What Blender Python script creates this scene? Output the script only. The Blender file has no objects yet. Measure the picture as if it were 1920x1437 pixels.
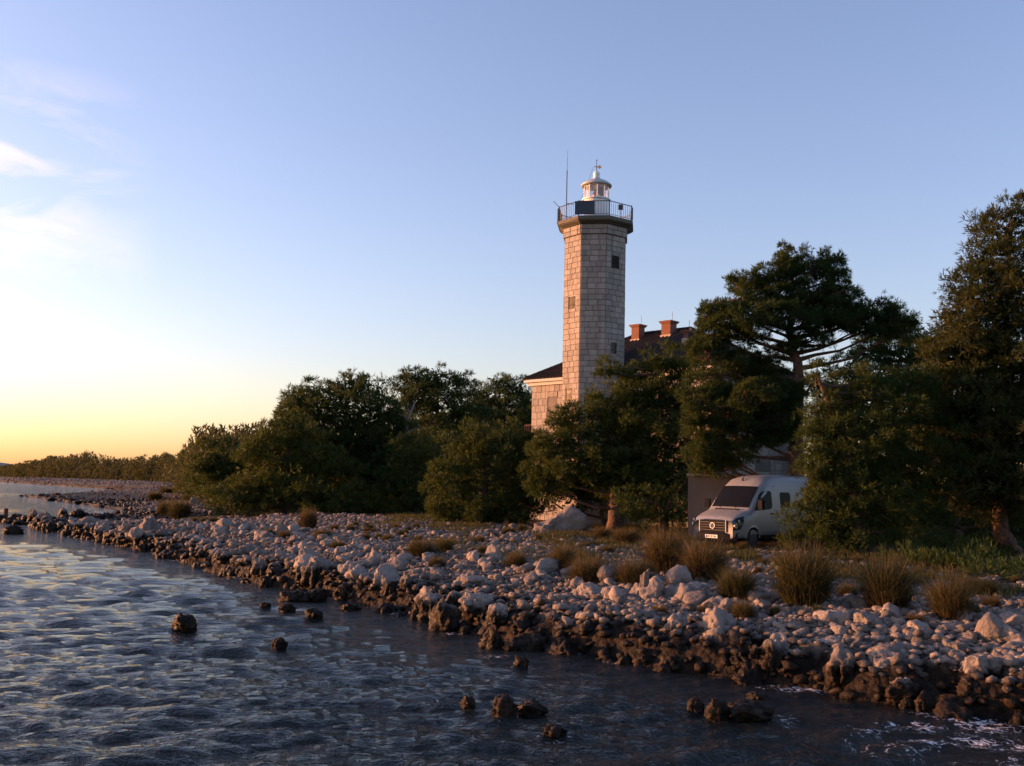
import bpy, math
import numpy as np
from mathutils import Vector, Matrix
R = math.radians
rng = np.random.default_rng(7)
scene = bpy.context.scene
C = scene.collection

# ---------------------------------------------------------------- camera
EYE = 3.2
FPX = 1884.0
PITCH, ROLL = R(5.75), R(1.35)
cam_data = bpy.data.cameras.new('camera')
cam = bpy.data.objects.new('camera', cam_data); C.objects.link(cam)
cam_data.sensor_width = 36; cam_data.lens = FPX / 1920 * 36
cam_data.clip_end = 20000; cam_data.clip_start = 0.1
CM = Matrix.Rotation(R(90) + PITCH, 4, 'X') @ Matrix.Rotation(ROLL, 4, 'Z')
cam.matrix_world = Matrix.Translation((0, 0, EYE)) @ CM
scene.camera = cam
# ---------------------------------------------------------------- world, sun, exposure
SUN_AZ, SUN_EL = 77, 5.0            # degrees left of the view axis, above the horizon
SKY_ROT = -SUN_AZ
world = bpy.data.worlds.new('World'); scene.world = world; world.use_nodes = True
scene.view_settings.view_transform = 'Standard'
scene.view_settings.look = 'None'
scene.view_settings.gamma = 1
scene.view_settings.use_curve_mapping = False
scene.view_settings.exposure = 1.64
wn = world.node_tree.nodes; wl = world.node_tree.links
wn.clear()
w_out = wn.new('ShaderNodeOutputWorld'); w_bg = wn.new('ShaderNodeBackground')
sky = wn.new('ShaderNodeTexSky'); sky.sky_type = 'NISHITA'; sky.sun_disc = False
sky.sun_elevation = R(SUN_EL); sky.sun_rotation = R(SKY_ROT)
sky.altitude = 0; sky.air_density = 1.0; sky.dust_density = 1.3; sky.ozone_density = 2.0
w_bg.inputs['Strength'].default_value = 0.15
wl.new(w_bg.outputs[0], w_out.inputs[0])
# thin clouds low in the west, part of the sky
w_geo = wn.new('ShaderNodeNewGeometry'); w_tc = wn.new('ShaderNodeTexCoord')
w_map = wn.new('ShaderNodeMapping'); w_map.inputs['Scale'].default_value = (7, 7, 22)
w_no = wn.new('ShaderNodeTexNoise'); w_no.inputs['Scale'].default_value = 1.0; w_no.inputs['Detail'].default_value = 8
w_no.inputs['Roughness'].default_value = 0.62; w_no.inputs['Distortion'].default_value = 0.6
wl.new(w_tc.outputs['Generated'], w_map.inputs[0]); wl.new(w_map.outputs[0], w_no.inputs['Vector'])
w_ramp = wn.new('ShaderNodeMapRange'); w_ramp.inputs['From Min'].default_value = 0.46; w_ramp.inputs['From Max'].default_value = 0.72
wl.new(w_no.outputs['Fac'], w_ramp.inputs['Value'])
w_sep = wn.new('ShaderNodeSeparateXYZ'); wl.new(w_tc.outputs['Generated'], w_sep.inputs[0])
w_az = wn.new('ShaderNodeMapRange'); w_az.inputs['From Min'].default_value = -0.33; w_az.inputs['From Max'].default_value = -0.47
wl.new(w_sep.outputs['X'], w_az.inputs['Value'])
w_el = wn.new('ShaderNodeMapRange'); w_el.inputs['From Min'].default_value = 0.15; w_el.inputs['From Max'].default_value = 0.22
wl.new(w_sep.outputs['Z'], w_el.inputs['Value'])
w_el2 = wn.new('ShaderNodeMapRange'); w_el2.inputs['From Min'].default_value = 0.36; w_el2.inputs['From Max'].default_value = 0.30
wl.new(w_sep.outputs['Z'], w_el2.inputs['Value'])
def wm(a, b, op='MULTIPLY'):
    n = wn.new('ShaderNodeMath'); n.operation = op
    for i, v in enumerate((a, b)):
        if hasattr(v, 'links') or hasattr(v, 'is_linked'): wl.new(v, n.inputs[i])
        else: n.inputs[i].default_value = v
    return n.outputs[0]
cl = wm(wm(wm(w_ramp.outputs[0], w_az.outputs[0]), w_el.outputs[0]), w_el2.outputs[0])
cl = wm(cl, 0.42)
w_mix = wn.new('ShaderNodeMix'); w_mix.data_type = 'RGBA'
wl.new(cl, w_mix.inputs[0]); wl.new(sky.outputs[0], w_mix.inputs[6]); w_mix.inputs[7].default_value = (4.6, 3.7, 3.2, 1)
w_tint = wn.new('ShaderNodeMix'); w_tint.data_type = 'RGBA'; w_tint.blend_type = 'MULTIPLY'; w_tint.inputs[0].default_value = 1
w_tint.inputs[7].default_value = (1.12, .915, 1.05, 1)     # white balance of the evening air
w_hs = wn.new('ShaderNodeHueSaturation'); w_hs.inputs['Saturation'].default_value = .96
wl.new(w_mix.outputs[2], w_hs.inputs['Color']); wl.new(w_hs.outputs[0], w_tint.inputs[6]); wl.new(w_tint.outputs[2], w_bg.inputs[0])

sun_d = bpy.data.lights.new('sun', 'SUN'); sun_d.energy = 3.4; sun_d.angle = R(0.5)
sun_d.color = (1.0, 0.41, 0.17)
sun = bpy.data.objects.new('sun', sun_d); C.objects.link(sun)
tosun = Vector((-math.sin(R(SUN_AZ)) * math.cos(R(SUN_EL)), math.cos(R(SUN_AZ)) * math.cos(R(SUN_EL)), math.sin(R(SUN_EL))))
sun.rotation_euler = tosun.to_track_quat('Z', 'Y').to_euler()
sun.location = (-60, 20, 40)

# ---------------------------------------------------------------- survey helpers: where a sight line meets a height or a distance
def ray(px, py):
    return CM.to_3x3() @ Vector(((px - 960) / FPX, -(py - 718.5) / FPX, -1))
def at_z(px, py, z):
    d = ray(px, py); t = (z - EYE) / d.z
    return Vector((0, 0, EYE)) + d * t
def at_y(px, py, Y):
    d = ray(px, py); t = Y / d.y
    return Vector((0, 0, EYE)) + d * t

# ---------------------------------------------------------------- numpy noise
def _hash(ix, iy, iz):
    h = (ix.astype(np.int64) * 374761393 + iy.astype(np.int64) * 668265263 + iz.astype(np.int64) * 2147483647) & 0xffffffff
    h = ((h ^ (h >> 13)) * 1274126177) & 0xffffffff
    h = (h ^ (h >> 16)) & 0xffffffff
    h = (h * 2246822519) & 0xffffffff
    return ((h ^ (h >> 15)) & 0xffff) / 65535.0
def vnoise(p):
    p = np.asarray(p, float); i = np.floor(p); f = p - i; f = f * f * (3 - 2 * f)
    ix, iy, iz = i[..., 0], i[..., 1], i[..., 2]
    r = 0
    for dx in (0, 1):
        wx = f[..., 0] if dx else 1 - f[..., 0]
        for dy in (0, 1):
            wy = f[..., 1] if dy else 1 - f[..., 1]
            for dz in (0, 1):
                wz = f[..., 2] if dz else 1 - f[..., 2]
                r = r + wx * wy * wz * _hash(ix + dx, iy + dy, iz + dz)
    return r * 2 - 1
def fbm(p, o=4):
    p = np.asarray(p, float); a = 1; s = 0; t = 0
    for k in range(o):
        s = s + a * vnoise(p * 2 ** k + 17.3 * k); t += a; a *= .5
    return s / t

# ---------------------------------------------------------------- mesh helpers
def mesh_np(name, V, F, mats=(), smooth=False, midx=None):
    """V (n,3); F (m,k) array, or list of such arrays"""
    Fs = F if isinstance(F, list) else [F]
    me = bpy.data.meshes.new(name)
    V = np.asarray(V, np.float32)
    me.vertices.add(len(V)); me.vertices.foreach_set('co', V.ravel())
    nl = sum(f.size for f in Fs); npoly = sum(len(f) for f in Fs)
    me.loops.add(nl); me.loops.foreach_set('vertex_index', np.concatenate([f.ravel() for f in Fs]).astype(np.int32))
    me.polygons.add(npoly)
    tot = np.concatenate([np.full(len(f), f.shape[1]) for f in Fs]).astype(np.int32)
    st = np.concatenate([[0], np.cumsum(tot)[:-1]]).astype(np.int32)
    me.polygons.foreach_set('loop_start', st)
    if smooth: me.polygons.foreach_set('use_smooth', np.ones(npoly, bool))
    for m in mats: me.materials.append(m)
    if midx is not None: me.polygons.foreach_set('material_index', np.asarray(midx, np.int32))
    me.update(calc_edges=True)
    return me
def link(name, me, parent=None, **props):
    o = bpy.data.objects.new(name, me); C.objects.link(o)
    if parent: o.parent = parent
    for k, v in props.items():
        if v is not None: o[k] = v
    return o
def empty(name, loc, rz=0, label=None, category=None, group=None):
    o = bpy.data.objects.new(name, None); C.objects.link(o)
    o.location = loc; o.rotation_euler = (0, 0, rz); o.empty_display_size = .3
    tag(o, label, category, group); return o
def tag(o, label=None, category=None, group=None, kind=None):
    for k, v in (('label', label), ('category', category), ('group', group), ('kind', kind)):
        if v: o[k] = v
    return o

class MB:
    """collects simple solids into one mesh"""
    def __init__(s): s.v = []; s.f = []
    def poly(s, pts, faces):
        b = len(s.v); s.v += [tuple(p) for p in pts]; s.f += [tuple(b + i for i in f) for f in faces]; return s
    def box(s, c, d, rz=0, rot=None):
        M = rot if rot is not None else Matrix.Rotation(rz, 3, 'Z')
        pts = [Vector(c) + M @ Vector((x * d[0] / 2, y * d[1] / 2, z * d[2] / 2)) for x in (-1, 1) for y in (-1, 1) for z in (-1, 1)]
        return s.poly(pts, [(0, 1, 3, 2), (4, 6, 7, 5), (0, 4, 5, 1), (2, 3, 7, 6), (0, 2, 6, 4), (1, 5, 7, 3)])
    def tube(s, pts, rad, n=6, cap=True):
        pts = [Vector(p) for p in pts]; m = len(pts)
        if not hasattr(rad, '__len__'): rad = [rad] * m
        b = len(s.v); up = Vector((0, 0, 1)); prev = None
        for i, p in enumerate(pts):
            t = (pts[min(i + 1, m - 1)] - pts[max(i - 1, 0)]).normalized()
            if prev is None:
                a = t.cross(up)
                if a.length < .1: a = t.cross(Vector((1, 0, 0)))
            else: a = prev - t * prev.dot(t)
            a.normalize(); prev = a; c = t.cross(a)
            for k in range(n):
                g = 2 * math.pi * k / n
                s.v.append(tuple(p + (a * math.cos(g) + c * math.sin(g)) * rad[i]))
        for i in range(m - 1):
            for k in range(n):
                s.f.append((b + i * n + k, b + i * n + (k + 1) % n, b + (i + 1) * n + (k + 1) % n, b + (i + 1) * n + k))
        if cap:
            s.f.append(tuple(b + k for k in reversed(range(n)))); s.f.append(tuple(b + (m - 1) * n + k for k in range(n)))
        return s
    def lathe(s, prof, n=24, c=(0, 0, 0)):
        b = len(s.v)
        for r, z in prof:
            for k in range(n):
                g = 2 * math.pi * (k + .5) / n
                s.v.append((c[0] + r * math.cos(g), c[1] + r * math.sin(g), c[2] + z))
        for i in range(len(prof) - 1):
            for k in range(n):
                s.f.append((b + i * n + k, b + i * n + (k + 1) % n, b + (i + 1) * n + (k + 1) % n, b + (i + 1) * n + k))
        s.f.append(tuple(b + k for k in reversed(range(n)))); s.f.append(tuple(b + (len(prof) - 1) * n + k for k in range(n)))
        return s
    def build(s, name, mat, parent=None, smooth=False, **props):
        me = bpy.data.meshes.new(name); me.from_pydata(s.v, [], s.f); me.materials.append(mat)
        if smooth: me.polygons.foreach_set('use_smooth', [True] * len(me.polygons))
        me.update()
        return link(name, me, parent, **props)

# ---------------------------------------------------------------- materials
class N:
    def __init__(s, name):
        s.m = bpy.data.materials.new(name); s.m.use_nodes = True
        s.t = s.m.node_tree; s.b = s.t.nodes['Principled BSDF']; s.o = s.t.nodes['Material Output']
    def new(s, k, **inp):
        n = s.t.nodes.new(k)
        for a, v in inp.items():
            a = a.replace('_', ' ')
            if isinstance(v, bpy.types.NodeSocket): s.t.links.new(v, n.inputs[a])
            else: n.inputs[a].default_value = v
        return n
    def l(s, a, b): s.t.links.new(a, b)
    def noise(s, scale, detail=4, rough=.55, vec=None, dist=0):
        n = s.new('ShaderNodeTexNoise', Scale=scale, Detail=detail, Roughness=rough, Distortion=dist)
        if vec is not None: s.l(vec, n.inputs['Vector'])
        return n.outputs['Fac']
    def mr(s, v, a, b, c=0., d=1.):
        n = s.new('ShaderNodeMapRange'); s.l(v, n.inputs[0])
        for i, x in enumerate((a, b, c, d)): n.inputs[i + 1].default_value = x
        return n.outputs[0]
    def mix(s, f, a, b, mode='MIX'):
        n = s.t.nodes.new('ShaderNodeMix'); n.data_type = 'RGBA'; n.blend_type = mode
        for i, v in ((0, f), (6, a), (7, b)):
            if isinstance(v, bpy.types.NodeSocket): s.l(v, n.inputs[i])
            elif i == 0: n.inputs[0].default_value = v
            else: n.inputs[i].default_value = (*v, 1)
        return n.outputs[2]
    def math(s, op, a, b=0.):
        n = s.t.nodes.new('ShaderNodeMath'); n.operation = op
        for i, v in enumerate((a, b)):
            if isinstance(v, bpy.types.NodeSocket): s.l(v, n.inputs[i])
            else: n.inputs[i].default_value = v
        return n.outputs[0]
    def bump(s, h, st=.5, dist=.05, nrm=None):
        n = s.new('ShaderNodeBump', Strength=st, Distance=dist); s.l(h, n.inputs['Height'])
        if nrm is not None: s.l(nrm, n.inputs['Normal'])
        return n.outputs[0]
    def pos(s): return s.new('ShaderNodeNewGeometry').outputs['Position']
    def rnd_island(s): return s.new('ShaderNodeNewGeometry').outputs['Random Per Island']
    def rnd_obj(s): return s.new('ShaderNodeObjectInfo').outputs['Random']
    def set(s, **kw):
        for a, v in kw.items():
            a = a.replace('_', ' ')
            if isinstance(v, bpy.types.NodeSocket): s.l(v, s.b.inputs[a])
            elif isinstance(v, tuple) and len(v) == 3: s.b.inputs[a].default_value = (*v, 1)
            else: s.b.inputs[a].default_value = v
        return s.m
def plain(name, col, rough=.6, metal=0., var=.15, scale=6, bump=0.):
    n = N(name); f = n.noise(scale, 5)
    a = tuple(c * (1 - var) for c in col); b = tuple(min(1, c * (1 + var)) for c in col)
    kw = dict(Base_Color=n.mix(n.mr(f, .3, .7), a, b), Roughness=rough, Metallic=metal)
    if bump: kw['Normal'] = n.bump(n.noise(scale * 4, 4), bump, .02)
    return n.set(**kw)

def rock_like(name, island=False):
    """shore stone: bleached above the splash line, blackened and algae stained below it"""
    n = N(name); P = n.pos()
    sep = n.new('ShaderNodeSeparateXYZ'); n.l(P, sep.inputs[0])
    big = n.noise(.9, 4, .6, P); mid = n.noise(5, 5, .6, P); fine = n.noise(26, 4, .65, P)
    rnd = n.rnd_island() if island else n.rnd_obj()
    h = n.math('ADD', sep.outputs['Z'], n.mr(big, .3, .7, -.18, .18))
    h = n.math('ADD', h, n.mr(mid, .3, .7, -.10, .10))
    h = n.math('ADD', h, n.mr(rnd, 0, 1, -.06, .06))
    f = n.mr(h, .50, .68)
    white = n.mix(n.mr(rnd, 0, 1), *(((.085, .072, .062), (.25, .214, .188)) if island else ((.15, .128, .112), (.30, .258, .228))))
    white = n.mix(n.mr(fine, .45, .75, 0, .45), white, (.13, .115, .10))
    white = n.mix(n.mr(mid, .58, .75, 0, .5), white, (.22, .165, .125))
    dark = n.mix(n.mr(mid, .42, .68), (.007, .005, .0035), (.032, .018, .009))
    dark = n.mix(n.mr(fine, .6, .75, 0, .6), dark, (.085, .048, .02))
    col = n.mix(f, dark, white)
    ro = n.mr(f, 0, 1, .5, .88)
    vo = n.new('ShaderNodeTexVoronoi', Scale=9.); n.l(P, vo.inputs['Vector'])
    hh = n.math('ADD', n.math('MULTIPLY', mid, 1.2), n.math('ADD', n.math('MULTIPLY', fine, .5), n.math('MULTIPLY', vo.outputs['Distance'], .5)))
    n.b.inputs['Specular IOR Level'].default_value = .16
    return n.set(Base_Color=col, Roughness=ro, Normal=n.bump(hh, .8, .07))
M = {}
M['rock'] = rock_like('shore_limestone')
M['cobble'] = rock_like('shore_cobbles', True)

def ground_mat():
    n = N('stony_ground'); P = n.pos()
    sep = n.new('ShaderNodeSeparateXYZ'); n.l(P, sep.inputs[0])
    big = n.noise(.8, 4, .6, P); mid = n.noise(5, 5, .6, P); fine = n.noise(22, 4, .65, P)
    at = n.t.nodes.new('ShaderNodeAttribute'); at.attribute_name = 'inland'
    inl = n.math('ADD', at.outputs['Fac'], n.mr(big, .3, .7, -1.5, 1.5))
    vo = n.new('ShaderNodeTexVoronoi', Scale=7.5, Randomness=1.); n.l(P, vo.inputs['Vector'])
    vcol = n.new('ShaderNodeSeparateColor'); n.l(vo.outputs['Color'], vcol.inputs[0])
    white = n.mix(vcol.outputs[0], (.045, .038, .032), (.13, .114, .100))
    white = n.mix(n.mr(vo.outputs['Distance'], .35, .75), white, (.10, .085, .07))
    h = n.math('ADD', sep.outputs['Z'], n.mr(big, .3, .7, -.15, .15)); h = n.math('ADD', h, n.mr(mid, .3, .7, -.1, .1))
    dark = n.mix(n.mr(mid, .42, .68), (.007, .005, .0035), (.024, .014, .007))
    dark = n.mix(n.mr(fine, .6, .75, 0, .5), dark, (.045, .026, .012))
    col = n.mix(n.mr(h, .50, .68), dark, white)
    soil = n.mix(n.mr(mid, .35, .65), (.018, .014, .008), (.050, .036, .018))
    col = n.mix(n.mr(inl, -1.0, 1.2), col, soil)
    hh = n.math('ADD', n.math('MULTIPLY', mid, 1.), n.math('ADD', n.math('MULTIPLY', fine, .5), n.math('MULTIPLY', vo.outputs['Distance'], -1.)))
    n.b.inputs['Specular IOR Level'].default_value = .15
    return n.set(Base_Color=col, Roughness=n.mr(h, .4, .7, .7, .9), Normal=n.bump(hh, .8, .08))
M['ground'] = ground_mat()

def water_mat():
    n = N('sea_water'); P = n.pos()
    mp = n.new('ShaderNodeMapping'); n.l(P, mp.inputs[0]); mp.inputs['Rotation'].default_value = (0, 0, R(-20)); mp.inputs['Scale'].default_value = (1, 2.0, 1)
    a = n.noise(3.2, 5, .6, mp.outputs[0], .4); b = n.noise(11, 3, .55, mp.outputs[0], .5); c = n.noise(34, 2, .5, mp.outputs[0])
    a2 = n.noise(1.3, 3, .5, mp.outputs[0], .3)
    hh = n.math('ADD', n.math('ADD', n.math('MULTIPLY', a2, .09), n.math('MULTIPLY', a, .10)), n.math('ADD', n.math('MULTIPLY', b, .045), n.math('MULTIPLY', c, .010)))
    at = n.t.nodes.new('ShaderNodeAttribute'); at.attribute_name = 'foam'
    fn = n.noise(5.5, 6, .7, P, 1.3); fn2 = n.noise(1.1, 3, .5, P)
    vo = n.new('ShaderNodeTexVoronoi', Scale=3.2); vo.feature = 'DISTANCE_TO_EDGE'
    wv = n.new('ShaderNodeMapping'); n.l(P, wv.inputs[0])
    wadd = n.t.nodes.new('ShaderNodeVectorMath'); wadd.operation = 'ADD'
    nc = n.new('ShaderNodeTexNoise', Scale=2.5, Detail=4.); n.l(P, nc.inputs['Vector'])
    n.l(P, wadd.inputs[0]); n.l(nc.outputs['Color'], wadd.inputs[1]); n.l(wadd.outputs[0], vo.inputs['Vector'])
    lace = n.mr(vo.outputs['Distance'], .10, .0)
    f = n.math('ADD', n.math('MULTIPLY', lace, .45), n.mr(fn, .45, .7, 0, .7))
    f = n.math('MULTIPLY', f, n.mr(fn2, .4, .6, .2, 1))
    f = n.mr(n.math('MULTIPLY', f, at.outputs['Fac']), .30, .55)
    col = n.mix(f, (.010, .011, .009), (.62, .62, .64))
    ro = n.mr(f, 0, 1, .045, .7)
    m = n.set(Base_Color=col, Roughness=ro, IOR=1.25, Normal=n.bump(hh, 1., 1.))
    return m
M['water'] = water_mat()

def block_mat(name, island):
    n = N(name); tc = n.new('ShaderNodeTexCoord').outputs['Object'] if False else n.pos()
    rnd = n.rnd_island() if island else n.rnd_obj()
    mid = n.noise(2.5, 5, .6, tc); fine = n.noise(30, 5, .65, tc)
    col = n.mix(n.mr(rnd, 0, 1), (.23, .205, .172), (.345, .305, .255))
    col = n.mix(n.mr(mid, .5, .75, 0, .45), col, (.24, .22, .20))
    col = n.mix(n.mr(fine, .5, .75, 0, .35), col, (.20, .18, .16))
    ms = n.new('ShaderNodeMapping'); n.l(tc, ms.inputs[0]); ms.inputs['Scale'].default_value = (1.6, 1.6, .16)
    col = n.mix(n.mr(n.noise(1.5, 5, .6, ms.outputs[0]), .50, .72, 0, .55), col, (.13, .115, .095))
    return n.set(Base_Color=col, Roughness=.85, Normal=n.bump(fine, .5, .03))
M['block'] = block_mat('tower_block_stone', False)
M['blocks'] = block_mat('joined_block_stone', True)
M['mortar'] = plain('dark_mortar', (.15, .13, .105), .9, var=.3, bump=.3)
M['trim'] = plain('dressed_stone_trim', (.48, .44, .40), .8, var=.15, bump=.2)
M['gallery'] = plain('weathered_gallery_stone', (.105, .097, .072), .85, var=.4, scale=3, bump=.3)
M['white_paint'] = plain('white_paint', (.74, .74, .72), .45, var=.06)
M['grey_roof'] = plain('grey_green_lantern_roof', (.40, .44, .42), .4, var=.1)
M['rail'] = plain('dark_rail_metal', (.05, .055, .06), .5, .4)
M['panel'] = plain('solar_panel_glass', (.01, .014, .022), .15, var=.1)
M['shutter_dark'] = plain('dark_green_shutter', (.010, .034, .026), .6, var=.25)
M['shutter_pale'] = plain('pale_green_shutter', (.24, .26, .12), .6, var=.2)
M['dark_void'] = plain('dark_window_glass', (.008, .009, .011), .3)
M['dark_void'].node_tree.nodes['Principled BSDF'].inputs['Specular IOR Level'].default_value = .05
M['tile'] = plain('dark_roof_tile', (.034, .023, .018), .9, var=.4, scale=4, bump=.5)
def brick_mat():
    n = N('chimney_brick'); tc = n.new('ShaderNodeTexCoord').outputs['Object']
    mp = n.new('ShaderNodeMapping'); n.l(tc, mp.inputs[0]); mp.inputs['Rotation'].default_value = (R(90), 0, 0)
    br = n.new('ShaderNodeTexBrick', Scale=4.5, Mortar_Size=.03); n.l(mp.outputs[0], br.inputs['Vector'])
    br.inputs['Color1'].default_value = (.22, .068, .038, 1); br.inputs['Color2'].default_value = (.15, .050, .030, 1); br.inputs['Mortar'].default_value = (.16, .11, .08, 1)
    return n.set(Base_Color=br.outputs['Color'], Roughness=.9, Normal=n.bump(br.outputs['Fac'], -.5, .03))
M['brick'] = brick_mat()
M['render'] = plain('chimney_render', (.40, .33, .27), .85, var=.2, bump=.3)
def glass_mat():
    n = N('lantern_glass'); n.set(Base_Color=(.9, .95, .95), Roughness=.02, IOR=1.45, Alpha=.22); return n.m
M['glass'] = glass_mat()
M['lamp'] = plain('bronze_lamp', (.30, .13, .06), .25, .8)
M['gold'] = plain('vane_brass', (.75, .40, .15), .4, .3)
def foliage_mat(name, a, b, c):
    n = N(name); P = n.pos(); big = n.noise(.55, 3, .5, P)
    rnd = n.rnd_island()
    col = n.mix(rnd, a, b); col = n.mix(n.mr(big, .45, .7, 0, .75), col, c)
    t = n.t.nodes
    tr = t.new('ShaderNodeBsdfTranslucent'); n.l(n.mix(.35, col, (.18, .20, .02)), tr.inputs[0])
    mx = t.new('ShaderNodeMixShader'); mx.inputs[0].default_value = .28
    n.set(Base_Color=col, Roughness=.7); n.b.inputs['Specular IOR Level'].default_value = .25
    n.l(n.b.outputs[0], mx.inputs[1]); n.l(tr.outputs[0], mx.inputs[2]); n.l(mx.outputs[0], n.o.inputs[0])
    return n.m
M['pine'] = foliage_mat('pine_needles', (.014, .034, .006), (.038, .062, .011), (.046, .056, .010))
M['pine_dark'] = foliage_mat('dark_pine_needles', (.011, .031, .007), (.028, .056, .012), (.032, .050, .010))
M['pine_brown'] = foliage_mat('browned_pine_needles', (.018, .030, .007), (.040, .052, .012), (.044, .040, .011))
M['far_wood'] = foliage_mat('far_scrub_leaves', (.035, .038, .016), (.065, .060, .026), (.075, .052, .022))
M['dry_grass'] = foliage_mat('dry_rush_blades', (.055, .038, .018), (.11, .072, .032), (.10, .052, .024))
M['rush'] = foliage_mat('green_rush_blades', (.032, .030, .012), (.080, .060, .024), (.095, .055, .024))
M['green_grass'] = foliage_mat('short_green_grass', (.020, .026, .008), (.050, .048, .016), (.072, .050, .020))
def bark():
    n = N('pine_bark'); f = n.noise(9, 5, .6, n.pos())
    return n.set(Base_Color=n.mix(n.mr(f, .35, .65), (.03, .02, .014), (.13, .065, .038)), Roughness=.9, Normal=n.bump(f, .8, .05))
M['bark'] = bark()
M['dead'] = plain('bleached_dead_wood', (.15, .135, .12), .8, var=.3, bump=.4)

# ---------------------------------------------------------------- shoreline and relief
SH_Y = [-200, -40, 0, 10, 12.5, 14.5, 17.5, 20, 26.7, 32, 42.5, 53, 62, 65.5, 68, 72, 80, 91, 107, 128, 136, 150, 190, 215, 223, 269, 335, 420, 500, 700]
SH_X = [170, 50, 21, 12.2, 9.6, 7.4, 3.9, 1.0, -3.6, -8.2, -14.9, -23, -30, -32.5, -32.6, -31.0, -31.6, -35.0, -46, -60, -66, -66.5, -71, -79, -90, -123, -171, -228, -285, -340]
TR_Y = [-200, 0, 15, 25, 36, 49, 60, 65, 83, 110, 172, 233, 282, 304, 340, 400, 480, 700]
TR_X = [190, 30, 15, 12.5, 9.5, 4.3, -5.2, -12.4, -26, -37, -56, -77, -98, -121, -156, -200, -255, -330]
def shore_x(Y): return np.interp(Y, SH_Y, SH_X)
def tree_x(Y): return np.interp(Y, TR_Y, TR_X)
PF_D = [-12, -4, -.8, 0, .3, .9, 1.6, 2.8, 4.2, 8, 30, 400]
PF_Z = [-3, -1.4, -.45, -.10, .30, .46, .60, .82, 1.0, .95, 1.1, 1.3]
def ground_z(X, Y, detail=True):
    X = np.asarray(X, float); Y = np.asarray(Y, float)
    wob = .35 * vnoise(np.stack([Y * .9, Y * 0, X * 0], -1)) + .25 * vnoise(np.stack([Y * 2.3 + 9, Y * 0, X * 0], -1))
    d = (X - shore_x(Y)) * .78 + wob
    z = np.interp(d, PF_D, PF_Z)
    spit = np.exp(-((Y - 67) / 10) ** 2) + np.exp(-((Y - 122) / 30) ** 2)
    z = z - np.clip(spit, 0, 1) * np.where(d > 0, .92, 0) * np.clip(d / .5, 0, 1) * np.clip(1.6 - d / (6 + .06 * Y), 0, 1)
    z = np.where((d > .4) & (Y > 50), np.maximum(z, .10), z)
    z = z + np.clip((Y - 150) / 60, 0, 1) * np.clip(d / 8, 0, 1) * .45
    if detail:
        m = np.clip((d + .3) / .6, 0, 1) * np.clip(1.5 - d / 4, .12, 1)
        n1 = fbm(np.stack([X * 1.6, Y * 1.6, X * 0 + 3], -1), 3)
        r = 1 - np.abs(vnoise(np.stack([X * 3.4, Y * 3.4, X * 0 + 8], -1))) * 2
        edge = np.exp(-((d - .7) / .8) ** 2)
        z = z + m * (.10 * n1) + edge * (.20 * r + .12 * fbm(np.stack([X * 8, Y * 8, X * 0], -1), 3))
    return z
def gz(x, y): return float(ground_z(np.array([x]), np.array([y]))[0])

def sym(a, b): return np.concatenate(a + b)
ry = [np.linspace(-200, 5, 14)[:-1], np.linspace(5, 12, 20)[:-1]]
y = 12.; ys = []
while y < 700: ys.append(y); y += max(.085, (y * y) / 12000, .0045 * y) if y < 75 else .014 * y
ry = np.concatenate(ry + [np.array(ys)])
d1 = np.concatenate([np.linspace(-15, -1.5, 10)[:-1], np.arange(-1.5, 3.6, .085)])
d2 = []; x = 3.6; st = .1
while x < 420: d2.append(x); st *= 1.045; x += st
rd = np.concatenate([d1, d2])
YY, DD = np.meshgrid(ry, rd, indexing='ij')
XX = shore_x(YY) + DD
ZZ = ground_z(XX, YY)
nr, ncl = YY.shape
V = np.stack([XX, YY, ZZ], -1).reshape(-1, 3)
idx = np.arange(nr * ncl).reshape(nr, ncl)
F = np.stack([idx[:-1, :-1], idx[:-1, 1:], idx[1:, 1:], idx[1:, :-1]], -1).reshape(-1, 4)
me = mesh_np('ground', V, F, [M['ground']], smooth=True)
at = me.attributes.new('inland', 'FLOAT', 'POINT'); at.data.foreach_set('value', (XX - tree_x(YY)).ravel().astype(np.float32))
link('ground', me, kind='structure')

# sea: rings round the viewpoint, fine where waves can be made out
FOAM = []
def foam(px, py, rx, ry_, s=1.):
    p = at_z(px, py, 0); FOAM.append((p.x, p.y, rx * p.y / FPX, ry_ * p.y * p.y / (EYE * FPX), s))
for a in [(1850, 1375, 190, 50, 1.5), (1700, 1375, 160, 45, 1.1), (1900, 1425, 160, 40, .9), (1640, 1420, 120, 30, .8), (1100, 1220, 70, 14, 1.2), (1195, 1242, 60, 9, 1.5), (1280, 1250, 80, 9, 1.1), (1400, 1345, 140, 25, .8),
          (820, 1300, 50, 18, 1.0), (1150, 1360, 90, 25, .85), (1040, 1378, 60, 14, 1.1), (1500, 1290, 110, 9, 1.1), (940, 1232, 60, 8, .8), (735, 1140, 50, 6, 1), (840, 1192, 60, 8, .9), (200, 962, 70, 7, 1.1), (560, 1172, 60, 8, .7), (640, 1120, 80, 6, .9)]: foam(*a)
rad = [.01, 1, 2, 3, 4, 5, 6, 7, 8]; r = 8.6
while r < 9000: rad.append(r); r += max(.03, r * r / (EYE * 1010) * .95) if r < 160 else .12 * r
rad = np.array(rad)
ang = np.concatenate([np.arange(-180, -36, 6), np.linspace(-36, -29, 15)[:-1], np.linspace(-29, 29, 600), np.linspace(29, 36, 15)[1:], np.arange(42, 180, 6)])
RR, AA = np.meshgrid(rad, np.radians(ang), indexing='ij')
WX, WY = RR * np.sin(AA), RR * np.cos(AA)
spacing = np.gradient(rad)[:, None] * np.ones_like(RR)
spacing = np.maximum(spacing, RR * .0018)
H = np.zeros_like(RR); SXd = np.zeros_like(RR); SYd = np.zeros_like(RR)
wr = np.random.default_rng(11)
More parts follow.
